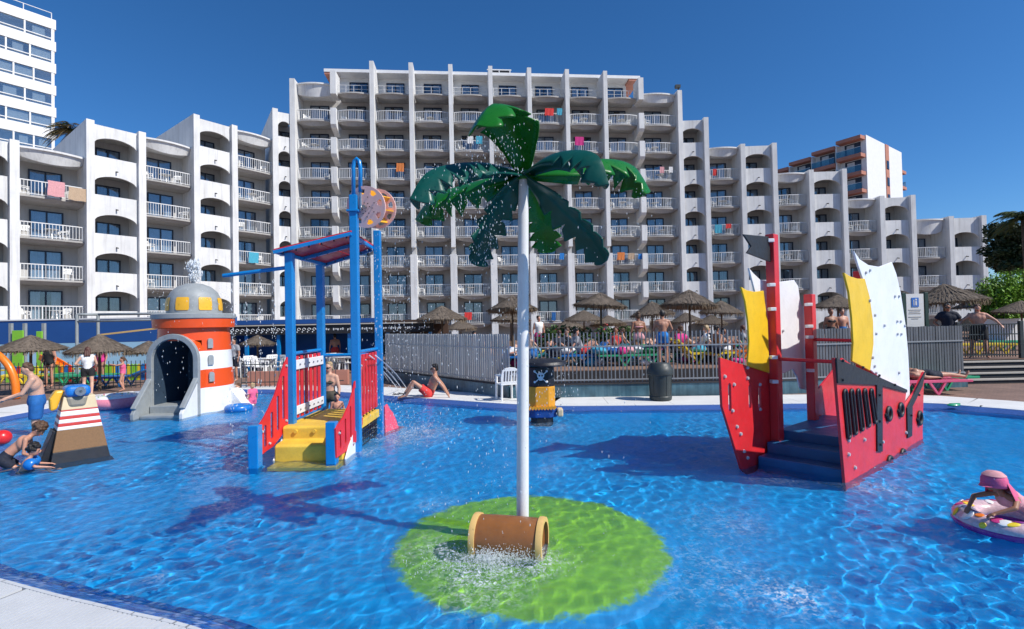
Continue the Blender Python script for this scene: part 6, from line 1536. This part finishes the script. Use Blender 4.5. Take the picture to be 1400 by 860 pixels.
MB().box(((bxl + bxr) / 2 + 2.6, by + 3.0, .55), ((bxr - bxl) * .5, .5, 1.1)).build('counter', 'bar_black', bar)
for i in range(14):
    q = D(505 + i * 3.2, 478, by + 2.5); MB().lathe([(.03, 0), (.035, .12), (.015, .18), (.012, .26)], (q.x, by + 2.9, 1.1), 8, capt=True).build('bottle', ('plast_green', 'barrel_brown', 'cloth_white', 'plast_red')[i % 4], bar)
for i in range(14):
    px = 318 + i * 13 + random.uniform(-3, 3); q = D(px, 480, random.uniform(20.5, 23.5)); o = inst(ch_me, 'plastic_chair', None, (q.x, q.y, DECK), random.uniform(0, 6)); tag(o, 'white plastic chair among the tables in front of the bar', 'chair', 'white chairs at the bar')
for i in range(5):
    px = 330 + i * 34; q = D(px, 480, 22.2); o = inst(tb_me, 'plastic_table', None, (q.x, q.y, DECK)); tag(o, 'round white plastic table in front of the bar', 'table', 'white tables at the bar')
wy = 24.5; wl = D(-90, 450, wy).x; wr_ = D(322, 450, wy).x
bw = thing('painted_wall', 'long wall painted dark blue above pale blue behind the brick deck', 'wall', ((wl + wr_) / 2, wy, 0))
MB().box(((wl + wr_) / 2, wy, .78), (wr_ - wl, .3, 1.56)).build('lower_wall', 'pale_wall', bw); MB().box(((wl + wr_) / 2, wy, 2.12), (wr_ - wl, .3, 1.1)).build('upper_wall', 'blue_wall', bw)
MB().box(((wl + wr_) / 2, wy, 2.70), (wr_ - wl, .36, .06)).build('wall_cap', 'rail_white', bw)
brx = D(300, 450, wy).x; MB().box((brx + 3.4, wy + 1.5, 1.25), (7.5, .3, 2.5)).build('side_wall', 'blue_wall', bw)
# play area fence with coloured pickets
pf = thing('picket_fence', 'low play fence of yellow, green, orange and blue pickets', 'fence', (D(100, 500, 21).x, 21, DECK))
for i in range(46):
    px = -20 + i * 5.0; q = D(px, 500, 21); me_key = ('plast_yellow', 'plast_lime', 'plast_orange', 'plast_blue', 'plast_lime', 'plast_yellow', 'plast_red')[(i * 3) % 7]
    if i % 7 == 3 or i % 11 in (4, 5): continue
    MB().plate([(-.065, 0), (.065, 0), (.065, .6), (.03, .66), (-.03, .66), (-.065, .6)], o=(q.x, 21, DECK), ex=(1, 0, 0), ey=(0, 0, 1), t0=0, t1=.03, ez=(0, 1, 0)).build('picket', me_key, pf)
q0 = D(-20, 500, 21); q1 = D(205, 500, 21)
for z in (.2, .5): MB().box(((q0.x + q1.x) / 2, 21.06, DECK + z), (q1.x - q0.x, .04, .07)).build('rail', 'plast_yellow', pf)
# thin black railing on the deck before the play area
r0 = D(-30, 520, 18.2); r1 = D(205, 520, 18.2)
bf = thing('deck_railing', 'thin dark barred railing along the brick deck', 'fence', (r0.x, 18.2, DECK)); brm = MB().cyl((0, 0, 0), (0, 0, .95), .012, n=6).mesh('bar', 'bin_grey'); L_ = r1.x - r0.x
for i in range(int(L_ / .16)): inst(brm, 'bar', bf, (i * .16, 0, 0))
for z in (.18, .78): MB().box((L_ / 2, 0, z), (L_, .025, .03)).build('rail', 'bin_grey', bf, local=True)
r0 = D(330, 520, 17.4); r1 = D(470, 520, 17.4); bf2 = thing('deck_railing', 'thin dark barred railing in front of the bar tables', 'fence', (r0.x, 17.4, DECK)); L_ = r1.x - r0.x
for i in range(int(L_ / .16)): inst(brm, 'bar', bf2, (i * .16, 0, 0))
for z in (.18, .78): MB().box((L_ / 2, 0, z), (L_, .025, .03)).build('rail', 'bin_grey', bf2, local=True)
MB().box((L_ / 2, .5, .25), (L_, .2, .5)).build('kerb_wall', 'salmon', bf2, local=True)
# climbing frame and slide
cf = thing('climbing_frame', 'green panelled climbing frame with orange slide behind the parasols', 'play structure', (D(40, 500, 22).x, 22, DECK))
for px0_, px1_, y0_, y1_ in ((17, 32, 452, 512), (50, 58, 453, 505)):
    a = D(px0_, y0_, 22); b = D(px1_, y1_, 22); MB().box(((a.x + b.x) / 2, 22, (a.z + b.z) / 2), (b.x - a.x, .05, a.z - b.z)).build('panel', 'plast_lime', cf, bevel=.01)
for px in (15, 34, 60): a = D(px, 442, 22.1); MB().box((a.x, 22.1, (a.z + DECK) / 2), (.11, .11, a.z - DECK)).build('post', 'gel_grey', cf)
a = D(62, 490, 21.7); b = D(92, 508, 21.2); mbs = MB()
MB().bar(a, b, .5, .06).build('slide_chute', 'plast_orange', cf)
for s in (-.25, .25): MB().bar(a + Vector((0, s, .09)), b + Vector((0, s, .09)), .05, .2).build('slide_side', 'plast_orange', cf)
MB().box((a.x, a.y + .2, a.z - .5), (.5, .5, .06)).build('platform', 'plast_orange', cf)
MB().bar(b, (b.x + .2, b.y, DECK + .1), .5, .06).build('slide_end', 'plast_orange', cf)
# metal shade frame
mf = thing('steel_frame', 'grey tubular steel frame standing above the parasols by the blue wall', 'frame', (D(120, 500, 20).x, 20, DECK))
fp = []
for px, y in ((105, 20), (134, 20.5)):
    t_ = D(px, 430, y); MB().cyl((t_.x, y, DECK), (t_.x, y, t_.z), .055, n=10).build('post', 'gel_grey', mf, smooth=40); fp.append(t_)
e = D(262, 429, 20.3); e2 = D(212, 441, 20.0)
MB().tube([fp[0], fp[1]], .05, 8).build('beam', 'gel_grey', mf, smooth=True); MB().tube([fp[1], D(262, 428, 20.5)], .05, 8).build('beam', 'gel_grey', mf, smooth=True); MB().tube([fp[0] + Vector((0, 0, -.28)), D(262, 436, 20.0)], .04, 8).build('beam', 'gel_grey', mf, smooth=True)
t_ = D(262, 428, 20.5); MB().cyl((t_.x, 20.5, DECK), (t_.x, 20.5, t_.z), .055, n=10).build('post', 'gel_grey', mf, smooth=40)
# cream awning edge seen above the parasols
a = D(135, 458, 19.2); b = D(232, 447, 19.2); aw = MB().bar(a, b, .08, .06).build('awning_pole', 'barrel_cream', smooth=40); tag(aw, 'slanting cream awning pole beside the lighthouse', 'pole')

# ------------------------------------------------------------------ trees and plants
def leaf_cloud(mb, c, r, n, size, rnd, flat=.6):
    for i in range(n):
        while True:
            v = Vector((rnd.uniform(-1, 1), rnd.uniform(-1, 1), rnd.uniform(-1, 1)))
            if .25 < v.length < 1: break
        p = Vector(c) + Vector((v.x * r[0], v.y * r[1], v.z * r[2])); s = size * rnd.uniform(.6, 1.4)
        a = Vector((rnd.uniform(-1, 1), rnd.uniform(-1, 1), rnd.uniform(-.6, .6))).normalized(); b = a.cross(Vector((rnd.uniform(-1, 1), rnd.uniform(-1, 1), rnd.uniform(-1, 1)))).normalized()
        mb.add([p - a * s, p + b * s * .45, p + a * s, p - b * s * .45], [(0, 1, 2, 3)])
def palm_tree(label, base, crown, n=34, L=2.6, mat='leaf_palm', dry=10, r=.22):
    rnd = random.Random(len(label)); t = thing('palm_tree', label, 'palm tree', base); b = Vector(base); c = Vector(crown)
    MB().tube([b, b.lerp(c, .5) + Vector((.1, 0, 0)), c], [r * 1.25, r, r * .9], 12).build('trunk', 'trunk', t, smooth=True)
    def fr(k, mb, el):
        a = k * 2.399; d = Vector((math.cos(a), math.sin(a), 0)); sd0 = Vector((-d.y, d.x, 0)); prev = None; m = 13
        for i in range(m):
            s = i / (m - 1); p = c + d * (L * s * math.cos(el * .6)) + Vector((0, 0, L * (s * math.sin(el) - .75 * s * s)))
            if prev is not None:
                mb.add([prev - sd0 * .02, prev + sd0 * .02, p + sd0 * .015, p - sd0 * .015], [(0, 1, 2, 3)])
                for q_ in range(3):
                    pp_ = prev.lerp(p, q_ / 3); ll = .62 * math.sin(math.pi * min(1, s * .8 + .15)) * rnd.uniform(.8, 1.15)
                    for sg_ in (-1, 1):
                        tip = pp_ + sd0 * sg_ * ll * .8 + d * ll * .45 + Vector((0, 0, -ll * rnd.uniform(.25, .55))); mb.add([pp_ - d * .03, pp_ + d * .03, tip], [(0, 1, 2)])
            prev = p
    live = MB(); dr = MB()
    for k in range(n): fr(k, live, rnd.uniform(-.1, 1.15))
    for k in range(dry): fr(k + .3, dr, rnd.uniform(-.9, -.3) if dry < 30 else rnd.uniform(-.6, .9))
    live.build('crown', mat, t)
    if dry: dr.build('dry_fronds', 'leaf_dry', t)
q = D(1401, 297, 33); palm_tree('palm tree with ragged crown beside the dark pine', (q.x, 33, TZ), (q.x, 33, q.z), 36, 1.9, 'leaf_palm', 0)
q = D(98, 178, 47); palm_tree('palm crown with dry fronds showing above the hotel roof', (q.x, 47, 0), (q.x, 47, q.z), 22, 2.1, 'leaf_palm', 40)
def pine(label, px, py, y, rr, n, seed):
    rnd = random.Random(seed); q = D(px, py, y); t = thing('pine_tree', label, 'pine tree', (q.x, y, TZ)); cr_ = MB()
    MB().tube([(q.x, y, TZ), (q.x + .3, y, q.z * .5), (q.x, y, q.z)], [.3, .24, .1], 10).build('trunk', 'trunk', t, smooth=True)
    lb = MB()
    for i in range(n):
        v = Vector((rnd.uniform(-1, 1), rnd.uniform(-1, 1), rnd.uniform(-1, 1)))
        c = Vector((q.x + v.x * rr[0], y + v.y * rr[0], q.z + v.z * rr[1])); lb.cyl((q.x, y, q.z * .75), c, .05, .02, n=5, caps=False); s = rnd.uniform(.5, .95); leaf_cloud(cr_, c, (s * 1.2, s * 1.2, s * .6), 420, .15, rnd)
    lb.build('limb', 'trunk', t); cr_.build('crown', 'leaf_dark', t)
pine('dark pine tree standing right of the hotel end', 1397, 337, 36, (1.5, 1.4), 42, 4)
pine('low dark pine foliage behind the bamboo hedge', 1378, 362, 38, (1.3, .5), 12, 5)
def bamboo(px, y, h, seed):
    rnd = random.Random(seed); q = D(px, 430, y); t = thing('bamboo_clump', 'bright green bamboo clump in the hedge right of the hotel', 'bamboo', (q.x, y, TZ), 0, 'bamboo hedge'); cn = MB(); lv = MB()
    for i in range(16):
        b = Vector((q.x + rnd.uniform(-.6, .6), y + rnd.uniform(-.6, .6), TZ)); hh_ = h * rnd.uniform(.75, 1.05); tip = b + Vector((rnd.uniform(-.5, .5), rnd.uniform(-.5, .5), hh_)); cn.tube([b, b.lerp(tip, .6), tip], [.03, .025, .008], 5)
        for k in range(150):
            s = rnd.uniform(.1, 1.0); p = b.lerp(tip, s) + Vector((rnd.gauss(0, .22), rnd.gauss(0, .22), 0)); a = Vector((rnd.uniform(-1, 1), rnd.uniform(-1, 1), rnd.uniform(-.9, .2))).normalized(); L = rnd.uniform(.2, .36); sdv = a.cross(Vector((0, 0, 1))); sdv = sdv.normalized() * .045 if sdv.length > .1 else Vector((.028, 0, 0))
            lv.add([p, p + a * L * .5 + sdv, p + a * L, p + a * L * .5 - sdv], [(0, 1, 2, 3)])
    cn.build('cane', 'leaf_shrub', t); lv.build('foliage', 'leaf_bamboo', t)
for i, (px, y, h) in enumerate(((1357, 30, 3.6), (1368, 29.5, 3.4), (1380, 30, 3.9), (1392, 29.5, 3.3), (1404, 30, 4.0), (1362, 31, 3.9), (1386, 31, 4.1), (1416, 30, 3.6))): bamboo(px, y, h, i)
q0 = D(1345, 420, 28); tag(MB().box((q0.x + 4.5, 28, TZ + .6), (9, .2, 1.2)).build('white_wall', 'white_paint'), 'low white wall in front of the bamboo hedge', 'wall')
def shrub(px, y, w, h, seed, label):
    rnd = random.Random(seed); q = D(px, 470, y); t = thing('flowering_shrub', label, 'shrub', (q.x, y, LZ), 0, 'flowering shrubs on the terrace'); lv = MB(); fl__ = MB()
    MB().cyl((q.x, y, LZ), (q.x, y, LZ + h * .7), .04, .02, n=6).build('stem', 'trunk', t)
    for k in range(6): leaf_cloud(lv, (q.x + rnd.uniform(-w, w) * .5, y + rnd.uniform(-.3, .3), LZ + h * rnd.uniform(.4, .8)), (w * .4, .4, h * .3), 150, .09, rnd)
    leaf_cloud(fl__, (q.x, y, LZ + h * .65), (w * .7, .5, h * .45), 40, .05, rnd)
    lv.build('foliage', 'leaf_shrub', t); fl__.build('blossom', 'flower', t)
for i, (px, y, w, h, lab) in enumerate(((756, 21.5, .9, 1.3, 'green shrub by the walking person on the terrace'), (786, 21.5, .9, 1.25, 'yellowish shrub behind the pirate figure on the terrace'), (830, 20.5, 1.1, 1.25, 'shrub with red blossom behind the green lounger'), (856, 20.8, 1.0, 1.15, 'shrub with red blossom left of the woman in pink'))): shrub(px, y, w, h, i, lab)

# ------------------------------------------------------------------ falling water
def drops(name, label, pts, parent=None):
    mb = MB()
    for p, r in pts:                      # eight-sided drops
        x, y, z = p; k = r * (random.uniform(1.5, 5.0) if z > .25 else random.uniform(.8, 1.8)); mb.add([(x + r, y, z), (x - r, y, z), (x, y + r, z), (x, y - r, z), (x, y, z + k), (x, y, z - k)], [(0, 2, 4), (2, 1, 4), (1, 3, 4), (3, 0, 4), (2, 0, 5), (1, 2, 5), (3, 1, 5), (0, 3, 5)])
    o = mb.build(name, 'drops', smooth=True); tag(o, label, 'water spray', kind='stuff'); return o
rd = random.Random(11); P_ = []
def fall(P_, c, sp, n, z0, z1, r=(.0016, .0042)):
    for i in range(n): P_.append((Vector((c[0] + rd.gauss(0, sp), c[1] + rd.gauss(0, sp), rd.uniform(z0, z1))), rd.uniform(*r)))
for px, py, y, n in ((650, 200, 3.9, 90), (600, 245, 4.2, 90), (568, 290, 4.8, 60), (660, 330, 5.0, 110), (670, 290, 4.7, 110), (690, 200, 4.3, 90), (630, 250, 4.3, 80), (880, 270, 5.3, 40), (826, 260, 4.2, 30), (745, 345, 5.3, 25), (820, 355, 4.7, 20), (700, 180, 4.4, 60)):
    q = D(px, py, y); fall(P_, q, .09, int(n * .8), q.z - .35, q.z + .1); fall(P_, q, .14, int(n * .6), .05, q.z)
drops('water_drops', 'scattered drops of water falling from the fountain palm fronds', P_)
P_ = []
for i in range(2600):
    a = rd.random() * 6.28; r_ = abs(rd.gauss(0, .33)); P_.append((Vector((-.25 + r_ * math.cos(a), 4.42 + r_ * .5 * math.sin(a), abs(rd.gauss(0, .045)) + .002)), rd.uniform(.0015, .0045)))
for i in range(1800): P_.append((Vector((rd.uniform(ba.x, bb.x), 4.5 + rd.gauss(0, .04), abs(rd.gauss(0, .045)))), rd.uniform(.0015, .0045)))
drops('water_splash', 'white splash of water in front of the brown barrel', P_)
P_ = []
for u_ in (.2, .42, .64, .86):
    q = p0_ = D(391, 366, yf).lerp(D(305, 377, yf), u_)
    for i in range(70): z = q.z - .06 - abs(rd.random()) * 2.9; P_.append((Vector((q.x + rd.gauss(0, .006 + .012 * (q.z - z)), q.y + rd.gauss(0, .01), max(.02, z))), rd.uniform(.004, .009)))
q = D(520, 320, 9.3); fall(P_, q, .22, 260, .1, q.z, (.003, .007)); fall(P_, (q.x + .35, q.y + .2), .3, 380, .0, q.z - .4, (.003, .007)); fall(P_, (-1.95, 9.5), .45, 520, .0, .25, (.003, .007))
drops('water_drops', 'curtain of drops falling from the bucket wheel and blue pipe of the play tower', P_)
jm = MB()
for k, (a, b) in enumerate((((497, 487), (545, 534)), ((505, 486), (552, 536)), ((513, 486), (559, 536)), ((500, 492), (533, 524)))):
    s = D(a[0], a[1], 9.0); e = G(b[0], b[1], .05); pts = [s.lerp(e, t / 10) + Vector((0, 0, .1 * math.sin(math.pi * t / 10))) for t in range(11)]; jm.tube(pts, .012, 6)
tag(jm.build('water_jets', 'drops', smooth=True), 'four thin jets of water shooting from the play tower railing', 'water spray', kind='stuff')
P_ = []
q = lc + Vector((0, 0, 3.3))
for i in range(420):
    h_ = rd.random(); P_.append((q + Vector((rd.gauss(0, .05 + .09 * h_ * (1 - h_)), rd.gauss(0, .08), .62 * math.sqrt(h_) * rd.random() ** .3)), rd.uniform(.008, .022)))
for i in range(420):
    a = rd.random() * 6.28; P_.append((lc + Vector((math.cos(a) * rd.uniform(.6, 1.15), math.sin(a) * rd.uniform(.6, 1.15), rd.uniform(.05, 3.2))), rd.uniform(.004, .009)))
drops('water_spray', 'little fountain bubbling on top of the lighthouse dome', P_)
P_ = []
fall(P_, (qx, qy), .35, 260, .05, 1.2, (.004, .009)); drops('water_drops', 'drops falling round the brim of the pirate figure', P_)

# things that stand in the water are lit through its surface
def top_of(o):
    while o.parent: o = o.parent
    return o
WET = {'spray_palm', 'barrel', 'water_play_tower', 'pirate_ship', 'lighthouse_slide', 'sailor_fountain', 'pirate_fountain', 'pool_basin', 'pool_mound', 'pool_rim', 'person', 'swim_ring'}
for o in list(C.objects):
    if o.type == 'MESH' and top_of(o).name.split('.')[0] in WET: o.cycles.is_caustics_receiver = True
